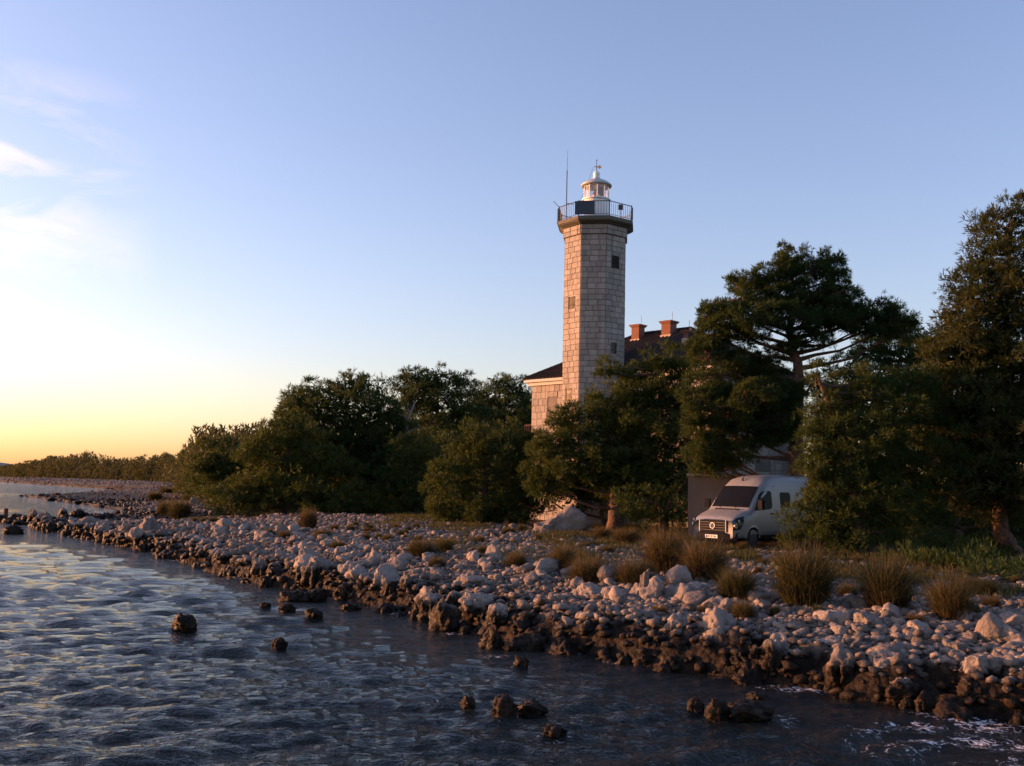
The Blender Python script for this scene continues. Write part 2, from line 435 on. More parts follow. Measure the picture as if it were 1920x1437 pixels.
warpx = .8 * vnoise(np.stack([WX * .16, WY * .16, WX * 0], -1)); warpy = .8 * vnoise(np.stack([WX * .16, WY * .16, WX * 0 + 5], -1))
for k in range(120):
    lam = math.exp(wr.uniform(math.log(.26), math.log(3.4)))
    th = R(-72 + wr.normal(0, 27))       # travel direction: towards the shore
    kx, ky = math.cos(th) * 2 * math.pi / lam, math.sin(th) * 2 * math.pi / lam
    amp = (.0140 * lam ** .85 if lam < .9 else .0125 if lam < 1.6 else .009) * (1.0 if lam < 2.5 else .8)
    ph = kx * (WX + warpx) + ky * (WY + warpy) + wr.uniform(0, 6.28)
    w = np.clip((lam / spacing - 1.8) / 1.5, 0, 1) * amp
    s = np.sin(ph); H += w * (2 * ((1 + s) / 2) ** 1.6 - 1)
    SXd -= w * .6 * math.cos(th) * np.cos(ph); SYd -= w * .6 * math.sin(th) * np.cos(ph)
calm = .55 + .75 * np.clip(.5 + .9 * vnoise(np.stack([WX * .12 + 3, WY * .09, WX * 0 + 2], -1)), 0, 1)
nearshore = np.clip((shore_x(WY) - WX) / 5, .35, 1); nearshore[WY < 0] = 1
H = .72 * (H - H.mean()) * calm * nearshore; SXd *= calm; SYd *= calm
V = np.stack([WX + SXd, WY + SYd, H], -1)
V[0] = (0, 0, 0)
nr, ncl = RR.shape
idx = np.arange(nr * ncl).reshape(nr, ncl); idn = np.roll(idx, -1, axis=1)
F = np.stack([idx[:-1], idx[1:], idn[1:], idn[:-1]], -1).reshape(-1, 4)
fm = np.zeros_like(RR)
for (x, y, a, b, s) in FOAM: fm = np.maximum(fm, s * np.exp(-(((WX - x) / a) ** 2 + ((WY - y) / b) ** 2) * .9))
dsh = (shore_x(WY) - WX)
fm = np.maximum(fm, .75 * np.exp(-(dsh / .8) ** 2) * (WY > 5) * (WY < 75))
me = mesh_np('sea', V.reshape(-1, 3), F[:, ::-1], [M['water']], smooth=True)
at = me.attributes.new('foam', 'FLOAT', 'POINT'); at.data.foreach_set('value', fm.ravel().astype(np.float32))
link('sea', me, kind='structure')

# distant island beyond the point
hv = []; xs = np.linspace(-2600, -1300, 60)
prof = np.interp(xs, [-2600, -2300, -1900, -1640, -1520, -1400, -1300], [5, 120, 130, 40, 26, 10, -3]) + 6 * vnoise(np.stack([xs * .02, xs * 0, xs * 0], -1))
for yy, kz in ((2900, -.1), (3050, .6), (3200, 1), (3400, .7), (3600, -.1)):
    hv.append(np.stack([xs * yy / 3200, xs * 0 + yy, prof * kz], -1))
hv = np.concatenate(hv); idx = np.arange(5 * 60).reshape(5, 60)
F = np.stack([idx[:-1, :-1], idx[:-1, 1:], idx[1:, 1:], idx[1:, :-1]], -1).reshape(-1, 4)
M['hill'] = plain('distant_hill', (.16, .15, .17), .95, var=.1, scale=.01)
link('distant_hill', mesh_np('distant_hill', hv, F, [M['hill']], smooth=True), kind='structure')

# ---------------------------------------------------------------- rock meshes
import bmesh
def ico(sub):
    bm = bmesh.new(); bmesh.ops.create_icosphere(bm, subdivisions=sub, radius=1)
    v = np.array([x.co[:] for x in bm.verts]); f = np.array([[q.index for q in p.verts] for p in bm.faces]); bm.free(); return v, f
ICO = {k: ico(k) for k in (1, 2, 3, 4)}
def rock_verts(sub, seed, cuts=9, rough=.16, tall=1., fl=0.):
    r = np.random.default_rng(seed); v, f = ICO[sub]; v = v.copy()
    n = r.normal(size=(cuts, 3)); n /= np.linalg.norm(n, axis=1)[:, None]
    for k in range(cuts):
        dd = r.uniform(.58, .85); s = v @ n[k]; over = np.clip(s - dd, 0, None); v = v - over[:, None] * n[k] * .9
    v = v * (1 + rough * fbm(v * 2.1 + seed * 3.7, 4)[:, None] + rough * .45 * (1 - 2 * np.abs(vnoise(v * 5.5 + seed)))[:, None])
    if fl:                       # vertical flutes of wave worn limestone
        a = np.arctan2(v[:, 1], v[:, 0]); g = 1 - fl * np.abs(vnoise(np.stack([np.cos(a) * 3.5, np.sin(a) * 3.5, v[:, 2] * .7 + seed], -1)))
        v[:, 0] *= g; v[:, 1] *= g
    v[:, 2] *= tall
    v -= (v.max(0) + v.min(0)) / 2; v /= np.abs(v[:, :2]).max()
    return v, f
WHITE_MESH = []
for k in range(10):
    v, f = rock_verts(3, 100 + k, cuts=12, rough=.24, tall=.8); WHITE_MESH.append(mesh_np('white_stone', v, f, [M['rock']], smooth=(k % 2 == 0)))
BIG_MESH = []
for k in range(8):
    v, f = rock_verts(4, 140 + k, cuts=11, rough=.30, tall=.85, fl=.12); BIG_MESH.append(mesh_np('white_boulder', v, f, [M['rock']], smooth=True))
DARK_MESH = []
for k in range(10):
    v, f = rock_verts(4, 200 + k, cuts=10, rough=.42, tall=.85, fl=.45); DARK_MESH.append(mesh_np('shore_rock', v, f, [M['rock']], smooth=(k % 3 != 0)))
def put_rock(name, me, p, sc, label, cat, group=None, sink=.3, rz=None, tilt=.25):
    o = bpy.data.objects.new(name, me); C.objects.link(o)
    o.scale = sc; o.location = (p[0], p[1], p[2] + sc[2] * (1 - sink) * .8)
    o.rotation_euler = (rng.uniform(-tilt, tilt), rng.uniform(-tilt, tilt), rng.uniform(0, 6.28) if rz is None else rz)
    return tag(o, label, cat, group)

# rocks standing in the sea (survey px x, waterline px y, width, height)
sea_rocks = [
 (20, 1003, 34, 16, 'round dark rock alone in the sea below the old post'),
 (341, 1184, 50, 30, 'dark brown lump standing alone in open water far off the shore'),
 (497, 1140, 20, 10, 'low black rock at the seaward end of the small rock row'),
 (537, 1148, 40, 15, 'pointed brown rock sloping down to the right in the small rock row'),
 (586, 1162, 34, 20, 'squat brown rock nearest the viewer in the small rock row'),
 (548, 1128, 60, 18, 'long low reef rock with a notched top just off the ledge'),
 (592, 1128, 50, 22, 'brown reef rock beside the ledge with a trailing right end'),
 (655, 1146, 38, 12, 'flat brown rock awash between rock row and shore'),
 (523, 1216, 36, 18, 'small brown rock alone in the middle of the water'),
 (832, 1184, 64, 52, 'tall broad brown boulder standing against the dark shore ledge'),
 (872, 1190, 24, 14, 'small dark stone just right of the tall brown boulder'),
 (920, 1216, 44, 38, 'knobbly brown boulder in shallow water below the ledge'),
 (962, 1220, 38, 11, 'flat ochre rock awash beside the knobbly boulder'),
 (978, 1250, 28, 17, 'little brown rock alone below the middle of the ledge'),
 (878, 1330, 30, 22, 'small black rock with foam streaming behind it'),
 (948, 1347, 60, 38, 'peaked brown rock, larger of the pair at the bottom of the picture'),
 (1000, 1342, 54, 26, 'lower rock sloping right, beside the peaked brown rock'),
 (1042, 1382, 56, 18, 'orange lit flat rock washed by a wave near the bottom edge'),
 (1306, 1336, 30, 24, 'small glowing ochre rock left of the long dark reef'),
 (1348, 1352, 44, 36, 'ochre fluted rock forming the left end of the long dark reef'),
 (1408, 1354, 96, 34, 'long black reef rock lying in the dark water at right'),
 (1424, 1313, 44, 13, 'low ochre rock awash between reef and ledge'),
 (1705, 1330, 34, 18, 'wedge shaped orange lit rock at the foot of the ledge'),
 (1740, 1336, 38, 34, 'upright orange lit rock at the foot of the ledge'),
 (1895, 1345, 60, 66, 'big dark pillar of rock with a glowing left edge at the right margin'),
 (1640, 1380, 12, 8, 'tiny pale stone breaking the dark water at lower right'),
 (60, 962, 14, 5, 'small flat rock in the inlet between the two spits'),
 (410, 1074, 36, 8, 'low strip of rock awash beside the far ledge'),
 (440, 1080, 50, 14, 'long thin reef strip parallel to the far ledge'),
 (490, 1088, 44, 16, 'brown lumpy rock at the near end of the reef strip'),
 (375, 1064, 40, 9, 'low black reef rock at the far end of the reef strip')]
for (px, py, w, h, lab) in sea_rocks:
    p = at_z(px, py, 0); k = p.y / FPX
    me = DARK_MESH[rng.integers(10)]
    put_rock('sea_rock', me, (p.x, p.y + w * k * .3, -.25 * h * k), (w * k * .56, w * k * .42, h * k * .95), lab, 'rock', sink=.35, rz=rng.uniform(-.4, .4), tilt=.12)

# dark wave worn rocks of the ledge
DARKS = []
for i in range(215):
    u = (i + rng.uniform(0, .9)) / 215
    Y = 11.5 + 60 * u ** 1.55
    off = rng.choice([rng.uniform(-.35, .3), rng.uniform(.3, 1.5)], p=[.45, .55])
    X = float(shore_x(Y)) + off / .78
    s = rng.uniform(.16, .38) * (1 + .4 * (rng.random() < .12)) * (1 + u * .5)
    z = min(gz(X, Y), .40)
    zone = ('dark wave worn rock of the near ledge at the right' if Y < 19 else 'dark wave worn rock of the ledge below the white stones' if Y < 34 else 'dark brown rock on the far low shore left of the ledge')
    _o = put_rock('shore_rock', DARK_MESH[rng.integers(10)], (X, Y, z - .1), (s * rng.uniform(.7, 1.2), s * rng.uniform(.7, 1.1), s * rng.uniform(.7, 1.35)),
             zone, 'rock', group='dark wave worn rocks along the waterline', sink=.5, tilt=.2)
    DARKS.append((_o, s, 'dark worn rock'))
for i in range(75):                      # low spits on the left
    u = rng.random()
    if i % 2: Y = rng.uniform(62, 76); X = float(shore_x(Y)) + abs(rng.normal(0, 2.6))
    else: Y = rng.uniform(95, 148); X = float(shore_x(Y)) + abs(rng.normal(0, 4))
    s = rng.uniform(.22, .55)
    zone = 'dark rock on the low spit by the old post' if i % 2 else 'dark rock on the farther low spit in the bay'
    _o = put_rock('spit_rock', DARK_MESH[rng.integers(10)], (X, Y, 0), (s * 1.2, s, s * rng.uniform(.5, .9)), zone, 'rock', group='dark rocks of the two low spits', sink=.5, tilt=.2)
    DARKS.append((_o, s, 'spit rock'))

# big pale boulders that can be singled out
bould = [
 (1225, 1128, 56, 60, 'tall pale boulder with a sharp spire on its left, middle of the stone bank'),
 (1208, 1122, 20, 78, 'narrow upright stone standing up like a spire from the bank'),
 (1110, 1122, 62, 40, 'broad pale boulder at the left of the spired boulder'),
 (1150, 1125, 50, 34, 'blunt pale boulder just left of the spire'),
 (1213, 1163, 80, 30, 'long flat oval white stone lying at the edge of the ledge'),
 (1335, 1143, 42, 36, 'rounded pale boulder with pink lit top beside a dry tussock'),
 (1362, 1150, 36, 30, 'grey rounded boulder right of the pink topped boulder'),
 (1292, 1110, 34, 24, 'square pale stone behind the lower tussock'),
 (1435, 1145, 44, 34, 'pale boulder directly below the tallest rush tussock'),
 (1465, 1150, 40, 28, 'low grey boulder right of the boulder below the tallest rush'),
 (1585, 1172, 36, 44, 'upright pink edged boulder standing like a tooth'),
 (1632, 1176, 64, 42, 'large domed grey boulder beside the tooth shaped one'),
 (1730, 1185, 56, 32, 'wide pale boulder between the two right hand rushes'),
 (1680, 1190, 40, 26, 'small round boulder at the right of the domed one'),
 (1888, 1205, 76, 50, 'largest pale boulder, at the right edge of the bank'),
 (1820, 1205, 50, 32, 'pink lit rugged boulder left of the largest boulder'),
 (1772, 1258, 60, 42, 'big block with pink lit left face overhanging the ledge'),
 (1838, 1265, 50, 56, 'hollowed bone like white rock above the ledge at the right'),
 (1800, 1224, 44, 30, 'rounded pink stone above the overhanging block'),
 (1870, 1262, 40, 46, 'pale leaning rock right of the hollowed one'),
 (1560, 1210, 70, 26, 'long low stone with smooth back on the bank crest'),
 (1660, 1250, 50, 24, 'grey stone perched above the dark ledge at right'),
 (875, 1100, 38, 36, 'orange lit square boulder at the ledge above the tall brown rock'),
 (905, 1102, 32, 34, 'grey cleft boulder next to the orange lit square one'),
 (690, 1062, 50, 26, 'low white outcrop above the dark ledge, centre left'),
 (740, 1072, 60, 36, 'big white sloping outcrop above the ledge, centre'),
 (650, 1052, 34, 24, 'pinkish outcrop boulder near the concrete slab'),
 (775, 1085, 44, 28, 'white boulder under the two brown tussocks'),
 (1020, 1090, 36, 24, 'pale boulder on the bank left of the broad one'),
 (963, 992, 22, 16, 'single grey stone on top of the beach in front of the pines'),
 (931, 1000, 14, 12, 'small round stone beside the single grey one'),
 (1132, 1030, 14, 16, 'small pointed pinkish stone standing on the grass'),
 (1037, 1042, 22, 14, 'pink flat stone on the grassy beach'),
 (508, 972, 20, 10, 'white stone at the foot of the left thicket'),
 (573, 992, 16, 8, 'white stone below the tall dry grass of the left thicket'),
 (495, 1005, 40, 12, 'flat pink lit white slab on the left beach'),
 (363, 948, 30, 20, 'squared white block by the edge of the thicket')]
BP = []
for (px, py, w, h, lab) in bould:
    z = .8
    for _ in range(6):
        p = at_z(px, py, z); z = .5 * z + .5 * gz(p.x, p.y)
    p = at_z(px, py, z); k = p.y / FPX
    BP.append((p.x, p.y, w * k / 2))
    me = BIG_MESH[rng.integers(8)]
    put_rock('boulder', me, (p.x, p.y + w * k * .25, z - .04), (w * k * .47, w * k * .38, h * k * .54), lab, 'boulder', sink=.28, rz=rng.uniform(-.5, .5), tilt=.12)
SINGLES = []
for i in range(255):
    u = (i + rng.random()) / 255
    Y = 12.5 + 34 * u ** 1.45
    pd = rng.choice([rng.uniform(1.5, 4.6), rng.uniform(2.6, 4.2)])
    X = float(shore_x(Y)) + pd / .78
    z = gz(X, Y); s = rng.uniform(.09, .20) * (1 + .45 * (rng.random() < .2)) * (1 + .2 * u)
    zone = 'pale stone of the near bank, right of the spired boulder' if Y < 21.5 else 'pale stone of the middle bank, left of the spired boulder' if Y < 31 else 'pale stone of the far bank towards the slab'
    _o = put_rock('white_stone', WHITE_MESH[rng.integers(10)], (X, Y, z - .05), (s * rng.uniform(.85, 1.3), s * rng.uniform(.8, 1.1), s * rng.uniform(.75, 1.25)), zone, 'stone', group='pale stones heaped along the shore bank', sink=.35)
    SINGLES.append((_o, s, 'pale stone'))

# cobbles: uncounted, one heap
def heap(n, ylo, yhi, pw, sub, size, keep, name, seed, wobble=.45, prange=None):
    r = np.random.default_rng(seed)
    Y = ylo + (yhi - ylo) * r.random(n) ** pw
    tx = tree_x(Y); sx = shore_x(Y)
    if prange is None: X = sx + 1.2 + (tx + 1.5 - sx - 1.2) * r.random(n)
    else: X = sx + prange[0] + (prange[1] - prange[0]) * r.random(n)
    kz = keep(X, Y, r); X, Y = X[kz], Y[kz]; n = len(X)
    Z = ground_z(X, Y)
    s = size(Y, r)
    protos = [rock_verts(sub, 300 + k, cuts=10, rough=.22, tall=.6) for k in range(8)]
    v0 = np.stack([p[0] for p in protos]); f0 = protos[0][1]
    v = v0[r.integers(0, 8, n)]
    a = r.uniform(0, 6.28, n); ca, sa = np.cos(a)[:, None], np.sin(a)[:, None]
    sx_, sy_, sz_ = (s * r.uniform(.75, 1.3, n))[:, None], (s * r.uniform(.7, 1.1, n))[:, None], (s * r.uniform(.7, 1.15, n))[:, None]
    x, y, z = v[..., 0] * sx_, v[..., 1] * sy_, v[..., 2] * sz_
    tl = r.normal(0, .25, n)[:, None]; z = z + x * tl
    V = np.stack([x * ca - y * sa + X[:, None], x * sa + y * ca + Y[:, None], z + Z[:, None] + s[:, None] * .25], -1)
    F = (f0[None] + (np.arange(n) * v0.shape[1])[:, None, None]).reshape(-1, 3)
    return V.reshape(-1, 3), F, n
def keepf(X, Y, r):
    g = fbm(np.stack([X * .35, Y * .35, X * 0 + 40], -1), 2)
    inl = (X - tree_x(Y))
    dsh_ = (X - shore_x(Y)) * .78
    g2 = fbm(np.stack([X * .8, Y * .8, X * 0 + 60], -1), 2)
    bare = (g2 > .02 - .010 * (dsh_ - 5).clip(0, 12)) & (dsh_ > 5.5)          # soil and scrub show between the stones further up
    spit_ = ((np.abs(Y - 67) < 9) & (dsh_ < 7)) | ((np.abs(Y - 122) < 26) & (dsh_ < 10))
    return (r.random(len(X)) < np.clip(1.1 - .9 * (g > .12) * (inl > -6) - .72 * bare - .75 * spit_, .06, 1)) & (inl < 1.2 + g * 2)
allk = lambda X, Y, r: r.random(len(X)) < 1
HEAPS = [heap(3000, 12, 21, 1.0, 2, lambda Y, r: r.uniform(.03, .075, len(Y)) * (1 + (r.random(len(Y)) < .12) * .8), keepf, 'c', 1),
         heap(15000, 19, 36, 1.15, 1, lambda Y, r: r.uniform(.03, .08, len(Y)) * (1 + (r.random(len(Y)) < .10) * .9), keepf, 'c', 2),
         heap(13000, 34, 62, 1.15, 1, lambda Y, r: r.uniform(.05, .12, len(Y)) * (1 + (r.random(len(Y)) < .10) * .7), keepf, 'c', 6),
         heap(5500, 58, 130, 1.1, 1, lambda Y, r: r.uniform(.09, .19, len(Y)) * (Y / 58) ** .5, keepf, 'c', 3),
         heap(2600, 12, 24, 1.0, 2, lambda Y, r: r.uniform(.05, .13, len(Y)), allk, 'c', 4, prange=(1.9, 5.8)),
         heap(3200, 12, 60, 1.4, 1, lambda Y, r: r.uniform(.05, .15, len(Y)) * (Y / 20) ** .4, allk, 'c', 5, prange=(-.3, 1.8)),
         heap(3000, 130, 340, 1.0, 1, lambda Y, r: r.uniform(.12, .26, len(Y)) * (Y / 200), allk, 'c', 8, prange=(0, 34))]
n1 = sum(h_[2] for h_ in HEAPS)
VV, FF, b = [], [], 0
for v, f, _n in HEAPS:
    VV.append(v); FF.append(f + b); b += len(v)
tag(link('cobbles', mesh_np('cobbles', np.concatenate(VV), np.concatenate(FF), [M['cobble']])), 'countless small pale cobbles covering the beach behind the boulders', 'cobbles', kind='stuff')

# ---------------------------------------------------------------- old post, slab, driftwood
p = at_z(9, 979, 0); k = p.y / FPX
t = empty('mooring_post', (p.x, p.y, -.3), label='rusty upright post standing in the sea at the left edge', category='post')
M['rust'] = plain('rusted_iron', (.07, .035, .025), .8, var=.4, bump=.4)
MB().tube([(0, 0, 0), (0, 0, .6), (.02, 0, 25 * k + .3)], [.17, .16, .14], 10).build('shaft', M['rust'], t)
MB().box((.28, 0, .42), (.75, .5, .22), .2).build('footing', M['rust'], t)

p0, p1, p2, p3 = at_z(475, 1046, .42), at_z(610, 1040, .42), at_z(720, 1024, .62), at_z(575, 1027, .62)
M['concrete'] = plain('grey_concrete', (.17, .155, .14), .85, var=.3, scale=3, bump=.4)
mb = MB(); N_ = 10
top, bot = [], []
for i in range(N_ + 1):
    u = i / N_
    a = p0.lerp(p1, u); c = p3.lerp(p2, u)
    bulge = .12 * math.sin(math.pi * u)
    top.append([(a.x, a.y - .0, .30 + bulge), (a.lerp(c, .2)[0], a.lerp(c, .2)[1], .55 + bulge), (c.x, c.y, .72 + bulge * .3)])
rows = []
for i in range(N_ + 1):
    a = top[i]; rows.append([(a[0][0], a[0][1] - .15, -.3), a[0], a[1], a[2], (a[2][0], a[2][1], .2)])
vs = [q for r_ in rows for q in r_]
fs = [(i * 5 + j, (i + 1) * 5 + j, (i + 1) * 5 + j + 1, i * 5 + j + 1) for i in range(N_) for j in range(4)]
fs += [(0, 1, 2, 3, 4), tuple(N_ * 5 + j for j in (4, 3, 2, 1, 0))]
mb.poly(vs, fs)
tag(mb.build('concrete_slab', M['concrete'], smooth=False), 'smooth low grey concrete slab sunk into the shore ledge', 'slab')
a, b_ = at_z(622, 1070, .45), at_z(668, 1052, .62)
tag(MB().tube([a, a.lerp(b_, .5) + Vector((0, 0, .12)), b_], [.05, .07, .03], 6).tube([a.lerp(b_, .5) + Vector((0, 0, .1)), a.lerp(b_, .55) + Vector((-.3, 0, .5))], [.04, .015], 5).build('driftwood', M['bark']),
    'dark driftwood branch lying on the ledge in front of the slab', 'driftwood')

# ---------------------------------------------------------------- lighthouse
TX, TY = 4.80, 59.0
tp = lambda py, px=1115, Y=None: at_y(px, py, TY - 1.7 if Y is None else Y).z
base_z = 1.0
ROT = R(-90 - 7.7)                     # direction of the facet that faces the viewer
AP = 58.8 / FPX * 59.0 * 1.0           # apothem-ish from the apparent half width
AP = 1.78
light = empty('lighthouse', (TX, TY, base_z), label='tall octagonal stone lighthouse with white lantern and railed gallery', category='lighthouse')
def octp(ap, k):                        # vertex between facet k-1 and facet k
    r_ = ap / math.cos(math.pi / 8); a_ = ROT + (k - .5) * math.pi / 4
    return (r_ * math.cos(a_), r_ * math.sin(a_))
def prism(mb, prof, n=8):
    b0 = len(mb.v)
    for ap, z in prof:
        for k_ in range(8): mb.v.append((*octp(ap, k_), z))
    for i in range(len(prof) - 1):
        for k_ in range(8): mb.f.append((b0 + i * 8 + k_, b0 + i * 8 + (k_ + 1) % 8, b0 + (i + 1) * 8 + (k_ + 1) % 8, b0 + (i + 1) * 8 + k_))
    mb.f.append(tuple(b0 + k_ for k_ in reversed(range(8)))); mb.f.append(tuple(b0 + (len(prof) - 1) * 8 + k_ for k_ in range(8)))
    return mb
Hs = tp(438.5, Y=57.2) - base_z                   # top of plain shaft
FZ_ = tp(403.5, Y=56.8) - base_z; Hg0 = FZ_ - .43
prism(MB(), [(AP - .035, 0), (AP - .035, Hg0)]).build('wall', M['mortar'], light)
# unit blocks with chamfered, slightly uneven faces: x along wall, y outward, z up
UNIT = []
for k in range(6):
    r_ = np.random.default_rng(k); c = .045
    pts = [(-.5, 0, -.5), (.5, 0, -.5), (.5, 0, .5), (-.5, 0, .5)]
    mid = [(-.5 + r_.uniform(0, .015), .75, -.5 + r_.uniform(0, .03)), (.5 - r_.uniform(0, .015), .75, -.5 + r_.uniform(0, .03)), (.5 - r_.uniform(0, .015), .75, .5 - r_.uniform(0, .03)), (-.5 + r_.uniform(0, .015), .75, .5 - r_.uniform(0, .03))]
    fr = [(x * (1 - c), 1 + r_.uniform(-.08, .08), z * (1 - c * 1.6)) for x, _, z in mid]
    v = pts + mid + fr
    f = [(8, 9, 10, 11)] + [(a + i, a + (i + 1) % 4, b + (i + 1) % 4, b + i) for a, b in ((0, 4), (4, 8)) for i in range(4)]
    f = [tuple(reversed(q)) for q in f]
    me = bpy.data.meshes.new('stone_block'); me.from_pydata(v, [], f); me.materials.append(M['block']); me.update(); UNIT.append((me, np.array(v), f))
def lay_blocks(parent, origin, along, outward, length, z0, z1, course, is_single, openings=(), seed=0, wmin=.42, wmax=.78, joint=.016, depth=.04):
    """courses of ashlar on a wall; singles become objects of their own, the rest is returned joined"""
    r_ = np.random.default_rng(seed); mbj = MB(); n = max(1, round((z1 - z0) / course)); hc = (z1 - z0) / n
    along = Vector(along); outward = Vector(outward); origin = Vector(origin); ns = 0
    ang_ = math.atan2(along.y, along.x)
    for c in range(n):
        za, zb = z0 + c * hc, z0 + (c + 1) * hc
        xs_ = [0.]
        first = r_.uniform(wmin * .5, wmax) 
        x_ = first
        while x_ < length - wmin * .45: xs_.append(x_); x_ += r_.uniform(wmin, wmax)
        xs_.append(length)
        segs = []
        for a_, b_ in zip(xs_[:-1], xs_[1:]):
            todo = [(a_, b_, za, zb)]
            for (o0, o1, p0_, p1_) in openings:
                nt = []
                for (s0, s1, q0, q1) in todo:
                    if s1 <= o0 or s0 >= o1 or q1 <= p0_ + .02 or q0 >= p1_ - .02: nt.append((s0, s1, q0, q1)); continue
                    if s0 < o0 - .06: nt.append((s0, o0, q0, q1))
                    if s1 > o1 + .06: nt.append((o1, s1, q0, q1))
                    m0, m1 = max(s0, o0), min(s1, o1)
                    if q0 < p0_ - .06: nt.append((m0, m1, q0, p0_))
                    if q1 > p1_ + .06: nt.append((m0, m1, p1_, q1))
                todo = nt
            segs += todo
        for (s0, s1, q0, q1) in segs:
            cx, cz = (s0 + s1) / 2, (q0 + q1) / 2; w = s1 - s0 - joint; h = q1 - q0 - joint
            if w < .05 or h < .05: continue
            me, uv, uf = UNIT[r_.integers(6)]
            loc = origin + along * cx + Vector((0, 0, cz)); dd = depth * r_.uniform(.85, 1.1)
            if is_single(cx, cz) and ns < 290:
                o = bpy.data.objects.new('stone_block', me); C.objects.link(o); o.parent = parent
                flip = outward.dot(Vector((-along.y, along.x, 0))) < 0
                o.location = loc
                o.rotation_euler = (0, 0, ang_ + (math.pi if flip else 0)); o.scale = (w, dd, h); ns += 1
            else:
                pts = [loc + along * (v_[0] * w) + outward * (v_[1] * dd) + Vector((0, 0, v_[2] * h)) for v_ in uv]
                mbj.poly(pts, uf)
    return mbj, ns
course = (tp(560) - tp(640)) / 7.7
tot = 0; rest = MB()
def fac(k_):
    a = Vector((*octp(AP - .035, k_), 0)); b = Vector((*octp(AP - .035, (k_ + 1)), 0)); al = (b - a); L = al.length; al.normalize()
    nn = Vector((math.cos(ROT + k_ * math.pi / 4), math.sin(ROT + k_ * math.pi / 4), 0)); return a, al, nn, L
# windows: facet, survey centre px/py, width, height
wins = []
fw = {-1: [], 0: [], 1: []}
# facet -1 is the lit left one, 1 the right one
a, al, nn, L = fac(0)
def win_spec(k_, py0, py1, u0, u1): 
    return dict(k=k_, z0=tp(py1) - base_z, z1=tp(py0) - base_z, u0=u0, u1=u1)
a, al, nn, L = fac(7)
WL = [win_spec(7, 553, 577, .30, .72), win_spec(7, 727, 752, .22, .60)]
WR = [win_spec(1, 477, 501, .28, .70), win_spec(1, 641, 662, .30, .62)]
for k_ in range(8):
    a, al, nn, L = fac(k_)
    ops = [(w['u0'] * L, w['u1'] * L, w['z0'], w['z1']) for w in WL + WR if w['k'] == k_]
    vis = k_ in (7, 0, 1); zmin_vis = {7: 5.6, 0: 5.8, 1: 8.4}.get(k_, 0)
    e = .015
    mbj, ns = lay_blocks(light, a, al, nn, L, 0, Hs, course, (lambda x, z, v=vis, zz=zmin_vis: v and z > zz), ops, seed=50 + k_, wmin=.33, wmax=.60)
    rest.v, rest.f = rest.v, rest.f
    rest.poly(mbj.v, mbj.f); tot += ns
rest.build('stonework', M['blocks'], light, kind='stuff')
# two proud band courses below the gallery
bandz = [Hs, Hs + (Hg0 - Hs) * .52, Hg0]
prism(MB(), [(AP + .045, Hs + .01), (AP + .045, Hg0)]).build('band', M['mortar'], light)
for k_ in range(8):
    a = Vector((*octp(AP + .045, k_), 0)); b = Vector((*octp(AP + .045, k_ + 1), 0)); al = b - a; L = al.length; al.normalize()
    nn = Vector((math.cos(ROT + k_ * math.pi / 4), math.sin(ROT + k_ * math.pi / 4), 0))
    for c in range(2):
        q = MB(); 
        mbj, ns = lay_blocks(light, a, al, nn, L, bandz[c], bandz[c + 1], 9, (lambda x, z, v=(k_ in (7, 0, 1)): v), (), seed=90 + k_ + 10 * c, wmin=.5, wmax=.8, joint=.02, depth=.05)
        if mbj.v: mbj.build('band_stone', M['blocks'], light, kind='stuff')
# gallery: sloped corbel, slab, upper slab edge
prism(MB(), [(AP + .05, Hg0), (AP + .14, Hg0 + .03), (AP + .38, Hg0 + .16), (AP + .38, Hg0 + .20)]).build('corbel', M['gallery'], light)
prism(MB(), [(AP + .30, Hg0 + .20), (AP + .44, Hg0 + .21), (AP + .44, Hg0 + .40), (AP + .40, Hg0 + .43)]).build('gallery_slab', M['gallery'], light)
FZ = FZ_
for w in WL + WR:
    a, al, nn, L = fac(w['k']); cu = (w['u0'] + w['u1']) / 2 * L; wd = (w['u1'] - w['u0']) * L; hh = w['z1'] - w['z0']
    c = a + al * cu; rotm = Matrix((( al.x, nn.x, 0), (al.y, nn.y, 0), (0, 0, 1)))
    zc = (w['z0'] + w['z1']) / 2
    t = empty('window', (c.x, c.y, zc)); t.parent = light; t.rotation_euler = rotm.to_euler()
    pale = w['k'] == 7; lo = w is WL[1]
    MB().box((0, .015, 0), (wd * .96, .03, hh * .96)).build('pane', M['dark_void'], t)
    fr = MB()
    for sx_ in (-1, 1): fr.box((sx_ * (wd / 2 - .04), .05, 0), (.08, .10, hh))
    fr.box((0, .05, hh / 2 - .04), (wd - .162, .09, .08)); fr.box((0, .05, -hh / 2 + .04), (wd - .162, .09, .08))
    fr.build('frame', M['shutter_pale'] if pale else M['shutter_dark'], t)
    MB().box((0, .10, -hh / 2 - .07), (wd + .22, .22, .13)).build('sill', M['trim'], t)
    MB().box((0, .045, hh / 2 + .06), (wd + .12, .12, .11)).build('lintel', M['trim'], t)
    if not lo:
        s = MB(); W_ = wd * (.70 if pale else .42)
        s.box((-wd * .5 + W_ / 2 + .01, .115, 0), (W_, .03, hh * .94))
        for q in range(7): s.box((-wd * .5 + W_ / 2 + .01, .135, -hh * .4 + q * hh * .133), (W_ * .8, .012, .03))
        s.build('shutter', M['shutter_pale'] if pale else M['shutter_dark'], t)
    else:
        MB().box((wd / 2 + .06, .24, 0), (.03, .36, hh * .96)).build('shutter', M['shutter_pale'], t)
        MB().box((.02, .05, 0), (.05, .07, hh * .9)).build('mullion', M['shutter_pale'], t)
